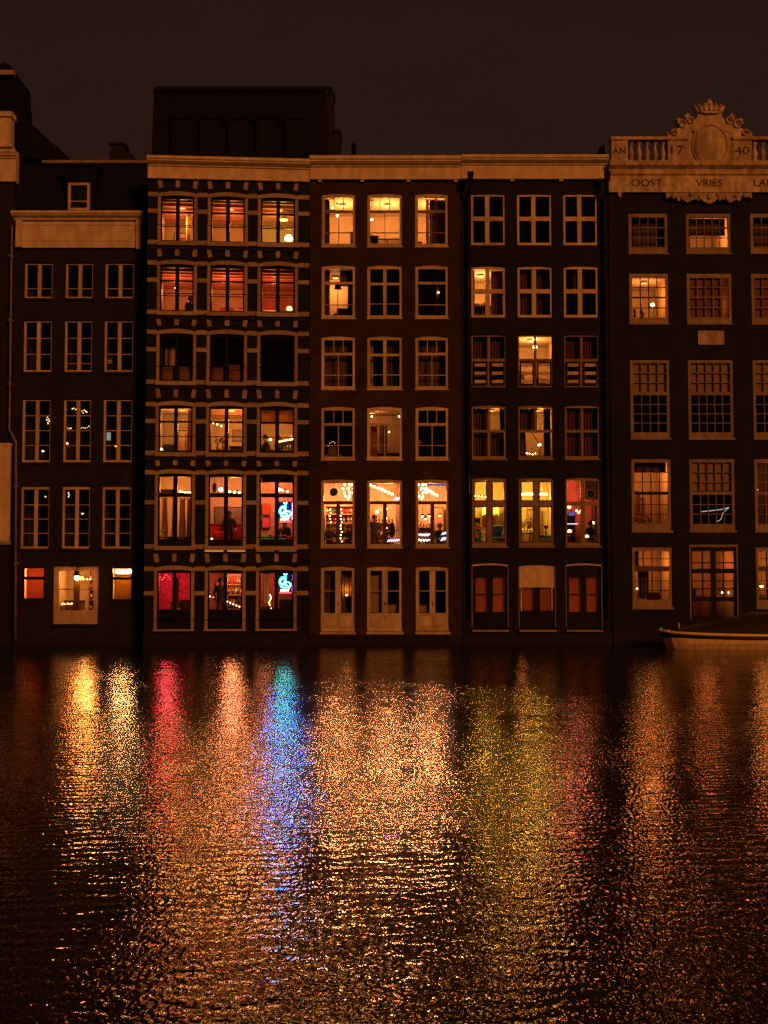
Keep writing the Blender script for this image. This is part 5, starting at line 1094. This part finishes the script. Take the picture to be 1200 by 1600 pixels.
# the bar
BAR = (1.0, .43, .13)
for c in range(3):
    rm = mk(h, W3, 4, c, wallm='wall_bar', ceilm='wall_bar', depth=3.8, drop=.45, rise=.1, light=(185, BAR, (.45, .55, .5)[c], .5, .7)); u0, u1, z0, z1 = W3[4, c]; d0 = rm['d']
    if c == 0:
        cluster(h, rm, 544, 766, .85, L('hanging cluster of white globes', h, 4, c)); o = thing(h, uz(h, 521.6, 769, 1.2)[0], 1.2, uz(h, 521.6, 769, 1.2)[1], 'hanging_disc', L('round dark disc sign', h, 4, c), 'sign'); b = MB(); b.tube([(0, -.03, 0), (0, .03, 0)], .17, 'black_paint', 16); b.build('disc', o); b = MB(); b.tube([(0, 0, .17), (0, 0, rm['f'] - o.location.z)], .01, 'black_paint', 5); b.build('rod', o)
        o = box_furn(h, u0 + .7, 2.7, d0, 1.35, .4, 2.2, 'beam_wood', L('tall crowded bottle wall', h, 4, c), 'bar_shelf', 'shelf', legs=False, shelves=6); bottles(o, 1.35, .3, [.07 + .366 * k for k in range(6)], .085, .2, .3)
        for k, x in enumerate((516, 533)): string_lights(h, [(x + 1.2 * math.sin(j * 2), 796 + j * 5) for j in range(11)], 1.3, 'bulb_small', L(('first', 'second')[k] + ' hanging light string', h, 4, c), .02)
        person(h, u0 + .30, .85, d0 + .03, L('person in grey top sitting', h, 4, c), 'fabric_dark', rz=.3); person(h, u0 + 1.02, .85, d0 + .03, L('person in black top sitting', h, 4, c), 'fabric_dark', rz=-.5)
        box_furn(h, u0 + .66, .8, d0, .45, .45, .66, 'dark_wood', L('small bar table', h, 4, c), 'table', 'table')
    if c == 1:
        bulb_rail(h, (579, 758, .75), (613, 772, 2.9), 7, 'globe_white', L('long diagonal rail of bulbs', h, 4, c), .055); o = thing(h, uz(h, 589, 800, 2.6)[0], 2.6, uz(h, 589, 800, 2.6)[1], 'wall_clock', L('wall clock with red centre', h, 4, c), 'clock'); b = MB(); b.tube([(0, -.03, 0), (0, .03, 0)], .24, 'mid_wood', 18); b.build('case', o); b = MB(); b.tube([(0, -.045, 0), (0, -.031, 0)], .07, 'neon_text', 12); b.build('face', o); b = MB(); b.tube([(0, -.055, 0), (0, -.046, 0)], .04, 'neon_red', 10); b.build('hub', o)
        o = box_furn(h, u0 + .5, 2.9, d0, .9, .35, 1.5, 'mid_wood', L('amber-lit back bar', h, 4, c), 'bar_shelf', 'shelf', legs=False, shelves=4); bottles(o, .9, .3, [.06, .44, .81, 1.19, 1.55], .1, .2, .3)
        person(h, u0 + .28, 1.2, d0, L('bartender in dark clothes standing', h, 4, c), kind='standing', rz=.4); box_furn(h, u0 + .35, .9, d0, .8, .4, .70, 'mid_wood', L('wooden window table', h, 4, c), 'table', 'table')
        o = thing(h, u0 + .98, .8, d0, 'coat_stand', L('dark coat stand', h, 4, c), 'coat stand'); b = MB(); b.lathe([(0, 0), (.16, 0), (.16, .03), (.03, .05), (.03, 1.6), (0, 1.62)], 'dark_wood', n=8); b.build('pole', o); b = MB(); b.ball((0, 0, 1.15), .13, 'fabric_dark', 8, 8, 2.4); b.build('coat', o)
        curtain(h, u0 + 1.12, u0 + 1.24, z0 + .2, z1 - .1, 1.0, 'curtain_pale', L('pale pillar drape', h, 4, c), folds=1); curtain(h, u0 + 1.26, u1 - .1, z0 + .5, z1 - .9, 1.2, 'curtain_red', L('red side drape', h, 4, c), folds=2)
        neon(h, [('neon_script', .016, script(605, 845, 624, 844, 4.5, 6, 3))], .42, 'white script neon low in the brown brick house bar, beside a coat stand', fr=None); neon(h, [('neon_script', .014, script(616, 779, 624, 779, 6, 3, 5))], .45, 'small white script neon high in the brown brick house bar')
        string_lights(h, [(603 + 1.2 * math.sin(j * 2), 790 + j * 5) for j in range(10)], 1.0, 'bulb_small', L('hanging light string', h, 4, c), .02)
    if c == 2:
        cluster(h, rm, 658.5, 766, .85, L('hanging cluster of white globes', h, 4, c)); bulb_rail(h, (664, 764, 1.2), (683, 774, 3.0), 6, 'globe_white', L('diagonal rail of bulbs', h, 4, c), .052)
        o = thing(h, u0 + .85, .50, z1 - .19, 'light_strip', L('blue light strip', h, 4, c), 'light strip'); piece('diffuser', o, -.38, .38, -.02, .0, -.03, .03, 'led_blue'); piece('channel', o, -.4, .4, .001, .02, -.04, .04, 'black_paint')
        for k in range(3):
            x = u0 + .25 + k * .14; pendant(h, rm, 660 + k * 5, 806 + (k % 2) * 4, 1.3, .06, 'bulb_soft', L(('first', 'second', 'third')[k] + ' black-shaded pendant', h, 4, c), 'black_paint', 'cone')
        pendant(h, rm, 687, 805, 1.2, .06, 'bulb_soft', L('lone black-shaded pendant', h, 4, c), 'black_paint', 'cone')
        o = box_furn(h, u0 + .4, 2.6, d0, .9, .4, 1.3, 'mid_wood', L('wooden back bar', h, 4, c), 'bar_shelf', 'shelf', legs=False, shelves=3); bottles(o, .9, .3, [.06, .5, .92, 1.35], .09, .2, .32, ('porcelain', 'bottle_amber', 'fabric_red', 'bottle_pale')); box_furn(h, u0 + 1.0, 3.3, d0, .5, .3, 2.2, 'mid_wood', L('brown panelled door', h, 4, c), 'inner_door', 'door', legs=False, front=1)
        person(h, u0 + .98, .8, d0 + .05, L('hooded person sitting', h, 4, c), 'fabric_dark', rz=.2); box_furn(h, u0 + .4, .75, d0, .9, .5, .55, 'dark_wood', L('dark window bench', h, 4, c), 'bench', 'bench')
        neon(h, [('neon_script', .02, script(652, 835.5, 671, 835.5, 5, 5, 7))], .42, 'white looped neon above the bench in the brown brick house bar'); neon(h, [('neon_text', .016, script(652, 844, 671, 844, 4, 4, 9))], .42, 'cream looped neon under a white one in the brown brick house bar'); neon(h, [('neon_script', .016, script(689, 843, 697, 841, 6, 3, 11)), ('neon_script', .013, script(690, 834, 697, 833, 5, 3, 12))], .42, 'lilac two-line neon script before the hooded bar guest')
# doors
for c in range(3):
    rm = mk(h, W3, 5, c, wallm='wall_dark' if c else 'wall_cream', drop=0, light=None if c else None); u0, u1, z0, z1 = W3[5, c]
    if c == 0:
        o = curtain(h, u0 + .80, u0 + 1.16, z0 + 1.35, z1 - .35, .9, 'curtain_gold', 'orange lit curtain behind the brown brick house door nearest the stone-banded house'); table_lamp(h, 541.5, 930, .75, z0, 'small candle lamp behind the brown brick house door nearest the stone-banded house', 'bulb_tiny', .05)
        ld = bpy.data.lights.new('lamp_light', 'POINT'); ld.energy = 5; ld.color = (1, .36, .08); ld.shadow_soft_size = .05; lo = bpy.data.objects.new('lamp_light', ld); col.objects.link(lo); lo.parent = h.root; lo.location = (u0 + .98, .75, z0 + 1.62)
        curtain(h, u0 + .15, u0 + .58, z0 + .74, z1 - .2, .44, 'curtain_dark', 'dark curtain behind the brown brick house door nearest the stone-banded house'); blind(h, u0 + .12, u1 - .12, z0 + .70, z0 + 1.3, .46, 'curtain_dark', 'low dark blind behind the brown brick house door nearest the stone-banded house'); blind(h, u0 + .12, u1 - .12, z1 - .42, z1 - .1, .5, 'curtain_dark', 'short dark blind behind the brown brick house door nearest the stone-banded house')
    if c == 1: blind(h, u0 + .14, u0 + .60, z0 + .75, z1 - .36, .30, 'blind', 'pale closed blind in the middle door of the brown brick house'); blind(h, u0 + .80, u1 - .14, z0 + .75, z0 + 1.05, .30, 'blind', 'low pale blind in the middle door of the brown brick house')
    if c == 2: blind(h, u0 + .14, u0 + .60, z0 + .75, z0 + 1.02, .30, 'blind', 'low pale blind in the brown brick house door nearest the black house')

# ------------------------------------------------------------------ rooms of the black house
h = H4
for c in range(3):
    rm = mk(h, W4, 0, c); u0, u1, z0, z1 = W4[0, c]; box_furn(h, u0 + (.95, .35, .85)[c], .7, rm['d'], .6, .35, .62, 'fabric_pale', L('pale radiator cabinet', h, 0, c), 'cabinet', 'cabinet', legs=False, front=2)
c = 0; rm = mk(h, W4, 1, c, wallm='wall_cream', ceilm='ceil', depth=3.2, light=(44, (1, .46, .10), .4, .5, .5)); u0, u1, z0, z1 = W4[1, c]; d0 = rm['d']
curtain(h, u0 + .82, u1 - .06, z0 + .1, z1 - .1, .44, 'curtain_red', L('right red curtain', h, 1, c)); curtain(h, u0 + .07, u0 + .17, z0 + .1, z1 - .1, .44, 'curtain_red', L('left red curtain', h, 1, c), folds=1); o = box_furn(h, u0 + .45, 1.6, d0, .9, .4, 1.25, 'dark_wood', L('dark bookcase', h, 1, c), 'bookcase', 'shelf', legs=False, shelves=3); bottles(o, .9, .3, [.06, .47, .88, 1.3], .07, .2, .26, ('fabric_pale', 'fabric_dark', 'bottle_amber')); box_furn(h, u0 + .8, .8, d0, .5, .4, .75, 'dark_wood', L('dark side table', h, 1, c), 'table', 'table')
c = 1; rm = mk(h, W4, 1, c); u0, u1, z0, z1 = W4[1, c]; curtain(h, u0 + .07, u0 + .58, z0 + .1, z1 - .1, .34, 'curtain_red', L('left red curtain', h, 1, c)); curtain(h, u0 + .75, u1 - .07, z0 + .1, z1 - .1, .5, 'curtain_dark', L('right dark curtain', h, 1, c))
c = 2; rm = mk(h, W4, 1, c); u0, u1, z0, z1 = W4[1, c]; curtain(h, u0 + .40, u0 + .52, z0 + .9, z1 - .1, .5, 'curtain_pale', L('thin tied curtain', h, 1, c), folds=1); curtain(h, u0 + .75, u0 + .86, z0 + .9, z1 - .1, .5, 'curtain_dark', L('thin dark curtain', h, 1, c), folds=1)
for c in (0, 2):
    rm = mk(h, W4, 2, c); u0, u1, z0, z1 = W4[2, c]; um = (u0 + u1) / 2; curtain(h, u0 + .06, um - .06, z0 + .1, z1 - .08, .36, 'curtain_red' if c else 'curtain_dark', L('left long curtain', h, 2, c)); curtain(h, um + .06, u1 - .06, z0 + .1, z1 - .08, .36, 'curtain_red', L('right long curtain', h, 2, c))
c = 1; rm = mk(h, W4, 2, c, wallm='wall_cream', ceilm='ceil', depth=3.2, light=(40, (1, .42, .08), .5, .4, .42)); u0, u1, z0, z1 = W4[2, c]; d0 = rm['d']
pendant(h, rm, 836, 542.5, 1.3, .08, 'bulb_warm', L('low bright pendant globe', h, 2, c)); pendant(h, rm, 836, 530, 1.0, .07, 'bulb_warm', L('high bright pendant globe', h, 2, c)); box_furn(h, u0 + 1.0, 1.2, d0, .5, .4, .95, 'fabric_pale', L('cream padded cabinet', h, 2, c), 'cabinet', 'cabinet', legs=False, front=1); box_furn(h, u0 + .3, 2.0, d0, .35, .4, 1.4, 'dark_wood', L('dark tall speaker cabinet', h, 2, c), 'cabinet', 'cabinet', legs=False, front=2); armchair(h, u0 + .65, 1.8, d0, 'mid_wood', L('brown armchair', h, 2, c), .8)
for c in range(3):
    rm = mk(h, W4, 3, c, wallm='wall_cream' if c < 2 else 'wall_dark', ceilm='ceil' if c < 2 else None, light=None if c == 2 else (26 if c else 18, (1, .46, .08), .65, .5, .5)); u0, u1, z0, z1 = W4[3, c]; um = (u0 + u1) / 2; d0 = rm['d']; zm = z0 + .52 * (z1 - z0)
    if c == 0: curtain(h, u0 + .04, um + .06, z0 + .1, z1 - .08, .44, 'curtain_dark', L('left dark curtain', h, 3, c)); curtain(h, um + .06, u1 - .05, z0 + .1, zm + .03, .46, 'curtain_dark', L('lower dark curtain', h, 3, c)); curtain(h, um + .48, u1 - .02, zm, z1 - .08, .48, 'curtain_dark', L('right dark curtain', h, 3, c), gather=-.2)
    if c == 1:
        curtain(h, u0 + .05, um, zm - .02, z1 - .08, .44, 'curtain_dark', L('upper left dark curtain', h, 3, c)); curtain(h, u0 + .05, u0 + .36, z0 + .1, zm, .46, 'curtain_dark', L('lower left dark curtain', h, 3, c), gather=.2); curtain(h, u1 - .33, u1 - .05, z0 + .1, z1 - .08, .44, 'curtain_dark', L('right dark curtain', h, 3, c))
        o = thing(h, u0 + .68, .75, d0, 'desk_lamp', L('pink articulated desk lamp', h, 3, c), 'lamp'); a0 = uz(h, 831, 676, .75); a1 = uz(h, 841, 691, .75); a2 = uz(h, 845, 699, .75); O = o.location; U = (O - h.p).dot(h.t)
        b = MB(); b.tube([(a0[0] - U, 0, a0[1] - d0), (a1[0] - U, 0, a1[1] - d0)], .018, 'fabric_pink', 6); b.tube([(a1[0] - U, 0, a1[1] - d0), (a2[0] - U, 0, a2[1] - d0), (a2[0] - U, 0, .03)], .018, 'fabric_pale', 6); b.build('arm', o); b = MB(); b.lathe([(0, 0), (.12, 0), (.1, .03), (0, .04)], 'fabric_pale', a2[0] - U, 0, 0, 10); b.build('base', o); b = MB(); b.lathe([(.02, .08), (.07, 0), (.065, 0), (.015, .075)], 'fabric_pink', a0[0] - U, 0, a0[1] - d0, 10); b.build('head', o)
        table_lamp(h, 843, 695, .9, d0, L('small glowing lamp', h, 3, c), 'bulb_small', .06); string_lights(h, [(814 + 4.5 * k, 709 + math.sin(k * 2)) for k in range(6)], .6, 'bulb_small', L('row of sill candles', h, 3, c), .022); box_furn(h, u0 + .85, .9, d0, .8, .4, .70, 'mid_wood', L('small wooden desk', h, 3, c), 'desk', 'desk')
    if c == 2: curtain(h, u0 + .05, um - .03, z0 + .1, z1 - .08, .36, 'curtain_red', L('left striped curtain', h, 3, c)); curtain(h, um + .03, u1 - .05, z0 + .1, z1 - .08, .36, 'curtain_red', L('right striped curtain', h, 3, c))
YW = (1.0, .56, .07)
for c in range(2):
    rm = mk(h, W4, 4, c, wallm='wall_cream', ceilm='ceil', depth=3.4, drop=.4, light=(95, YW, .5, .45, .75)); u0, u1, z0, z1 = W4[4, c]; d0 = rm['d']
    if c == 0:
        bulb_rail(h, (742, 775, 1.5), (759, 776, 1.5), 4, 'dark_wood' if False else 'bulb_yellow', L('rail of small spots', h, 4, c), .022); box_furn(h, u0 + .95, 2.6, d0 + 1.7, .7, .3, .4, 'fabric_pale', L('white hanging cupboard', h, 4, c), 'cupboard', 'cabinet', legs=False, front=2)
        picture(h, u0 + .95, 3.36, z0 + 1.15, .55, .45, 'fabric_red', L('bright red painting', h, 4, c)); o = box_furn(h, u0 + .25, 2.4, d0, .6, .4, 1.6, 'mid_wood', L('crowded wooden shelf', h, 4, c), 'bookcase', 'shelf', legs=False, shelves=4); bottles(o, .6, .3, [.06, .46, .86, 1.26], .09, .18, .3)
        flowers(h, u0 + .25, .8, z0 + .35, 'fabric_pink', L('tall magenta flowers', h, 4, c), .2, 22); flowers(h, u0 + .42, .65, z0 + .05, 'fabric_pink', L('low magenta flowers', h, 4, c), .14, 16); o = armchair(h, u0 + 1.0, .9, d0 + .3, 'fabric_blue', L('blue and dark sofa', h, 4, c), .8); box_furn(h, u0 + .95, .7, d0, .7, .4, .60, 'fabric_pale', L('pale low table', h, 4, c), 'table', 'table'); plant(h, u0 + .3, .55, z0 - .1, 'plant_green', L('small sill plant', h, 4, c), .3, 20, .2); box_furn(h, u0 + .4, .62, z0 - .4, .7, .35, .30, 'mid_wood', L('low plant stand', h, 4, c), 'plant_stand', 'table')
    else:
        o = thing(h, u0 + .68, 1.3, uz(h, 830, 772, 1.3)[1], 'tube_lamp', L('long white tube lamp', h, 4, c), 'lamp', 'lamps in the windows'); b = MB(); b.tube([(-.62, 0, 0), (.62, 0, 0)], .028, 'bulb_yellow', 8); b.build('tube', o); piece('fixture', o, -.64, .64, -.04, .06, .035, .06, 'porcelain'); b = MB(); b.tube([(-.4, 0, .06), (-.4, 0, rm['f'] - o.location.z)], .008, 'steel', 5); b.tube([(.4, 0, .06), (.4, 0, rm['f'] - o.location.z)], .008, 'steel', 5); b.build('hanger', o)
        st = thing(h, u0 + .08, 2.4, d0, 'staircase', L('dark staircase', h, 4, c), 'staircase'); b = MB(); b.prism([(0, 1.0), (.75, 1.9), (.75, 1.65), (.05, .75)], -.03, .03, 'dark_wood'); b.build('stringer', st, fix=True)
        for k in range(6): piece('tread', st, .05 + k * .12, .19 + k * .12, -.2, .5, .88 + k * .145, .91 + k * .145, 'mid_wood')
        box_furn(h, u0 + .45, 1.6, d0, .8, .5, .95, 'fabric_pale', L('white kitchen counter', h, 4, c), 'counter', 'counter', legs=False, front=3); o = thing(h, u0 + .4, 1.6, d0 + 1.0, 'crockery_rack', L('white crockery row', h, 4, c), 'crockery'); piece('rack', o, -.4, .4, -.15, .15, 0, .02, 'steel'); bottles(o, .8, .2, [.021], .1, .08, .14, ('porcelain',))
        flowers(h, u0 + .82, 1.2, d0 + .8, 'fabric_pink', L('bright pink towel roll', h, 4, c).replace('towel roll', 'flowers'), .07, 16); box_furn(h, u0 + 1.05, .9, d0, .6, .4, .80, 'fabric_pale', L('pale side counter', h, 4, c), 'counter', 'counter', legs=False, front=1); flowers(h, u0 + 1.15, .8, d0 + .82, 'fabric_red', L('red flowers', h, 4, c), .09, 12); box_furn(h, u0 + 1.0, 3.1, d0, .55, .2, 2.0, 'mid_wood', L('olive inner door', h, 4, c), 'inner_door', 'door', legs=False, front=1)
c = 2; rm = mk(h, W4, 4, c, wallm='wall_dark', backm='wall_red', ceilm='wall_red', depth=3.2, drop=.4, light=(45, (1, .26, .10), .3, .5, .5)); u0, u1, z0, z1 = W4[4, c]; d0 = rm['d']
fx, fz = uz(h, 923, 772, .04); fan = thing(h, fx, .05, fz, 'extractor_fan', 'square extractor fan set in the black house bar window', 'fan'); b = MB()
b.box(-.18, .18, -.03, 0, -.18, -.15, 'white_dim'); b.box(-.18, .18, -.03, 0, .15, .18, 'white_dim'); b.box(-.18, -.15, -.03, 0, -.15, .15, 'white_dim'); b.box(.15, .18, -.03, 0, -.15, .15, 'white_dim'); b.build('housing', fan); b = MB(); b.tube([(.145 * math.cos(a), -.02, .145 * math.sin(a)) for a in [i * .3307 for i in range(20)]], .012, 'white_dim', 5); b.build('ring', fan)
for k in range(5): b = MB(); a = k * 1.2566; b.quad([(0, -.01, 0), (.13 * math.cos(a), -.02, .13 * math.sin(a)), (.13 * math.cos(a + .7), .0, .13 * math.sin(a + .7))], 'black_paint'); b.build('blade', fan)
b = MB(); b.ball((0, -.012, 0), .03, 'black_paint', 8, 6); b.build('hub', fan)
piece('fan_panel', h.root, (u0 + u1) / 2 + .1, u1 - .065, .096, .10, z0 + .68 * (z1 - z0), z1 - .14, 'wall_dark')
pendant(h, rm, 889.5, 792, .9, .07, 'bulb_soft', L('tall cream pendant', h, 4, c), 'fabric_pale', 'globe')
for k in range(3): pendant(h, rm, 901 + 3.4 * k, 798 + (k % 2) * 3, 1.1, .045, 'bulb_soft', L(('first', 'second', 'third')[k] + ' pendant of a trio', h, 4, c))
o = box_furn(h, u0 + .35, 2.4, d0, .8, .35, 1.7, 'dark_wood', L('dark back bar', h, 4, c), 'bar_shelf', 'shelf', legs=False, shelves=4); bottles(o, .8, .3, [.06, .49, .92, 1.34], .09, .2, .3); neon(h, [('neon_script', .012, [(885, 818.5), (903, 818.5)])], .9, 'thin lilac light tube in the black house bar'); monitor(h, 893, 803, 1.5, .22, .15, d0, L('violet glowing screen', h, 4, c), 'led_blue')
person(h, u0 + 1.12, .85, d0 + .05, L('bearded guest in black sitting', h, 4, c).replace('bearded ', ''), rz=.5); curtain(h, u1 - .13, u1 - .06, z0 + .5, z0 + 1.6, .44, 'curtain_red', L('slim red curtain', h, 4, c), folds=1); table_lamp(h, 890, 830, .7, d0, L('square orange lamp', h, 4, c), 'bulb_tiny', .09); table_lamp(h, 917, 838, .6, d0, L('round orange lamp', h, 4, c), 'bulb_tiny', .08); table_lamp(h, 926, 817, .9, d0, L('tall cream lamp', h, 4, c), 'bulb_small', .07)
for c in range(3):
    u0, u1, z0, z1 = W4[5, c]; um = (u0 + u1) / 2; wh = ('door nearest the brown brick house', 'middle door', 'door nearest the crested house')[c]
    rm = room(h, u0, u1, z0, z1, wallm='wall_cream', drop=0, depth=2.4, light=((34, 18, 30)[c], (1, .30, .07), (.75, .3, .3)[c], .5, 1.6))
    for k, (a, d) in enumerate(((u0 + .10, um - .03), (um + .03, u1 - .10))): blind(h, a, d, z0 + .60, z1 - (.45 if c != 1 else .85), .20, 'blind_red', f'{("left", "right")[k]} reddish blind behind the black house {wh}')

# ------------------------------------------------------------------ rooms of the crested house
h = H5
for c in range(3):
    u0, u1, z0, z1 = W5[0, c]
    if c == 1: rm = mk(h, W5, 0, c, wallm='wall_cream', ceilm='ceil', light=(26, (1, .36, .07), .7, .4, .6)); blind(h, u0 + .12, u1 - .12, z0 + .85, z1 - .12, .42, 'curtain_dark', L('half-drawn dark blind', h, 0, c)); armchair(h, u0 + .7, .9, rm['d'] + .1, 'fabric_dark', L('dark sofa', h, 0, c), 1.1, name='sofa', cat='sofa'); curtain(h, u0 + .12, u0 + .3, z0 + .1, z0 + .9, .5, 'curtain_gold', L('orange side curtain', h, 0, c), folds=2); picture(h, u0 + .9, 3.36, z0 + .8, .5, .3, 'mid_wood', L('wide brown picture', h, 0, c))
    else: rm = mk(h, W5, 0, c); blind(h, u0 + .12, u1 - .12, z0 + .27, z1 - .12, .42, 'curtain_dark', L('drawn dark blind', h, 0, c))
c = 0; rm = mk(h, W5, 1, c, wallm='wall_cream', ceilm='ceil', light=(28, (1, .36, .06), .6, .45, .6)); u0, u1, z0, z1 = W5[1, c]; d0 = rm['d']
table_lamp(h, 1019.5, 476, .9, d0, L('bright bare table lamp', h, 1, c), 'bulb_warm', .07); box_furn(h, u0 + .95, .9, d0, .7, .4, .6, 'mid_wood', L('low wooden table', h, 1, c), 'table', 'table')
for k, x in enumerate((.32, .62)): plant(h, u0 + x, .55, d0 + .42, 'fabric_dark', L(('first', 'second')[k] + ' dark sill plant', h, 1, c), 1.1, 40, .24, 'dark_wood')
box_furn(h, u0 + .45, .55, d0, .8, .3, .40, 'dark_wood', L('dark plant bench', h, 1, c), 'plant_bench', 'bench')
for c in (1, 2): u0, u1, z0, z1 = W5[1, c]; rm = mk(h, W5, 1, c, wallm='wall_cream', light=(2.2, (1, .25, .06), .8, .5, 1.0)); blind(h, u0 + .12, u1 - .12 - (.22 if c == 1 else 0), z0 + .27, z1 - .18, .15, 'blind_red', L('drawn red blind', h, 1, c))
for c in range(3): u0, u1, z0, z1 = W5[2, c]; rm = mk(h, W5, 2, c); blind(h, u0 + .1, u1 - .1, z0 + .58 * (z1 - z0), z1 - .14, .155, 'blind', L('half-lowered grey blind', h, 2, c))
c = 0; rm = mk(h, W5, 3, c, wallm='wall_cream', ceilm='ceil', light=(26, (1, .34, .06), .6, .45, .7)); u0, u1, z0, z1 = W5[3, c]; d0 = rm['d']
blind(h, u0 + .1, u1 - .1, z1 - .48, z1 - .1, .42, 'curtain_dark', L('short dark blind', h, 3, c)); box_furn(h, u0 + .75, 2.8, d0, .75, .35, 1.9, 'mid_wood', L('brown wooden cupboard', h, 3, c), 'cupboard', 'cabinet', legs=False, front=3); curtain(h, u0 + .45, u0 + .65, z0 + .3, z1 - 1.2, 1.4, 'curtain_gold', L('pale gold curtain', h, 3, c), folds=2)
flowers(h, u0 + .28, .6, z0 + .1, 'fabric_pink', L('large magenta flowers', h, 3, c), .17, 18); flowers(h, u0 + .82, .6, z0 + .1, 'fabric_pink', L('small magenta flowers', h, 3, c), .12, 14); flowers(h, u0 + .55, .7, z0 + .1, 'fabric_pale', L('cream flowers', h, 3, c), .12, 12); box_furn(h, u0 + .6, .65, d0, 1.1, .35, .6, 'beam_wood', L('red-brown flower table', h, 3, c), 'table', 'table')
u0, u1, z0, z1 = W5[3, 1]; rm = mk(h, W5, 3, 1); blind(h, u0 + .1, u1 - .1, z0 + .56 * (z1 - z0), z1 - .14, .155, 'blind', L('half-lowered grey blind', h, 3, 1)); neon(h, [('reflection_faint', .014, [(1096, 799.5), (1110, 798), (1128, 796)]), ('reflection_faint', .016, [(1129, 795.5), (1139, 793)]), ('reflection_faint', .010, [(1138, 794), (1130, 801), (1126, 812), (1120, 815)])], .8, 'white angled copy of a strip-light reflection in a dark window of the crested house', name='strip_reflection', cat='light strip')  # glowing tubes copy a strip light's reflection in the dark pane
u0, u1, z0, z1 = W5[3, 2]; rm = mk(h, W5, 3, 2, wallm='wall_cream', light=(3, (1, .3, .1), .6, .4, .6)); table_lamp(h, 1182, 765, .8, rm['d'], L('small warm lamp', h, 3, 2), 'bulb_tiny', .06); table_lamp(h, 1199, 800, .8, rm['d'], L('orange standing lamp', h, 3, 2), shade='curtain_gold', r=.2)
for c in range(3):
    u0, u1, z0, z1 = W5[4, c]; rm = mk(h, W5, 4, c, wallm='wall_cream', ceilm='ceil', drop=.4 if c != 1 else 0, light=((20, 15, 24)[c], (1, .34, .06) if c != 1 else (1, .27, .05), .6, .45, .7)); d0 = rm['d']
    if c == 0: curtain(h, u0 + .1, u0 + .34, z0 + 1.45, z1 - .15, .42, 'curtain_dark', L('upper dark curtain', h, 4, c)); curtain(h, u0 + .34, u0 + .76, z0 + .3, z1 - .9, .6, 'curtain_dark', L('dark standing screen cloth', h, 4, c).replace('standing screen cloth', 'hanging cloth')); plant(h, u0 + 1.15, .6, z0, 'fabric_dark', L('dark sill plant', h, 4, c), .35, 26, .22); armchair(h, u0 + 1.1, 1.0, d0, 'mid_wood', L('tan armchair', h, 4, c), .7); table_lamp(h, 996, 920, .9, d0, L('pink standing lamp', h, 4, c), 'bulb_tiny', .06); picture(h, u0 + 1.25, 3.36, z0 + 1.5, .25, .2, 'fabric_dark', L('small dark picture', h, 4, c))
    if c == 1: o = armchair(h, u0 + .25, 1.4, d0 + .6, 'fabric_dark', 'dark raised chair behind the crested house door', .5); picture(h, u0 + .3, 3.3, z0 + 1.7, .3, .4, 'fabric_red', 'red picture behind the crested house door'); box_furn(h, u0 + .9, 2.4, d0, 1.6, .5, .85, 'beam_wood', 'long red-brown counter behind the crested house door', 'counter', 'counter', legs=False, front=4); bulb_rail(h, (1118, 926, 1.8), (1139, 926, 1.8), 3, 'bulb_small', 'three small counter lights behind the crested house door', .035)
    if c == 2: pendant(h, rm, 1190, 915, .9, .08, 'bulb_soft', L('flat white pendant', h, 4, c), 'porcelain', 'cone'); o = box_furn(h, u0 + .55, .8, d0, .9, .4, .75, 'mid_wood', L('desk with bottles', h, 4, c), 'desk', 'desk'); bottles(o, .9, .3, [.75], .12, .2, .3); curtain(h, u0 + .60, u0 + .70, z0 + .3, z1 - .9, .7, 'curtain_gold', L('gold narrow curtain', h, 4, c), folds=1)
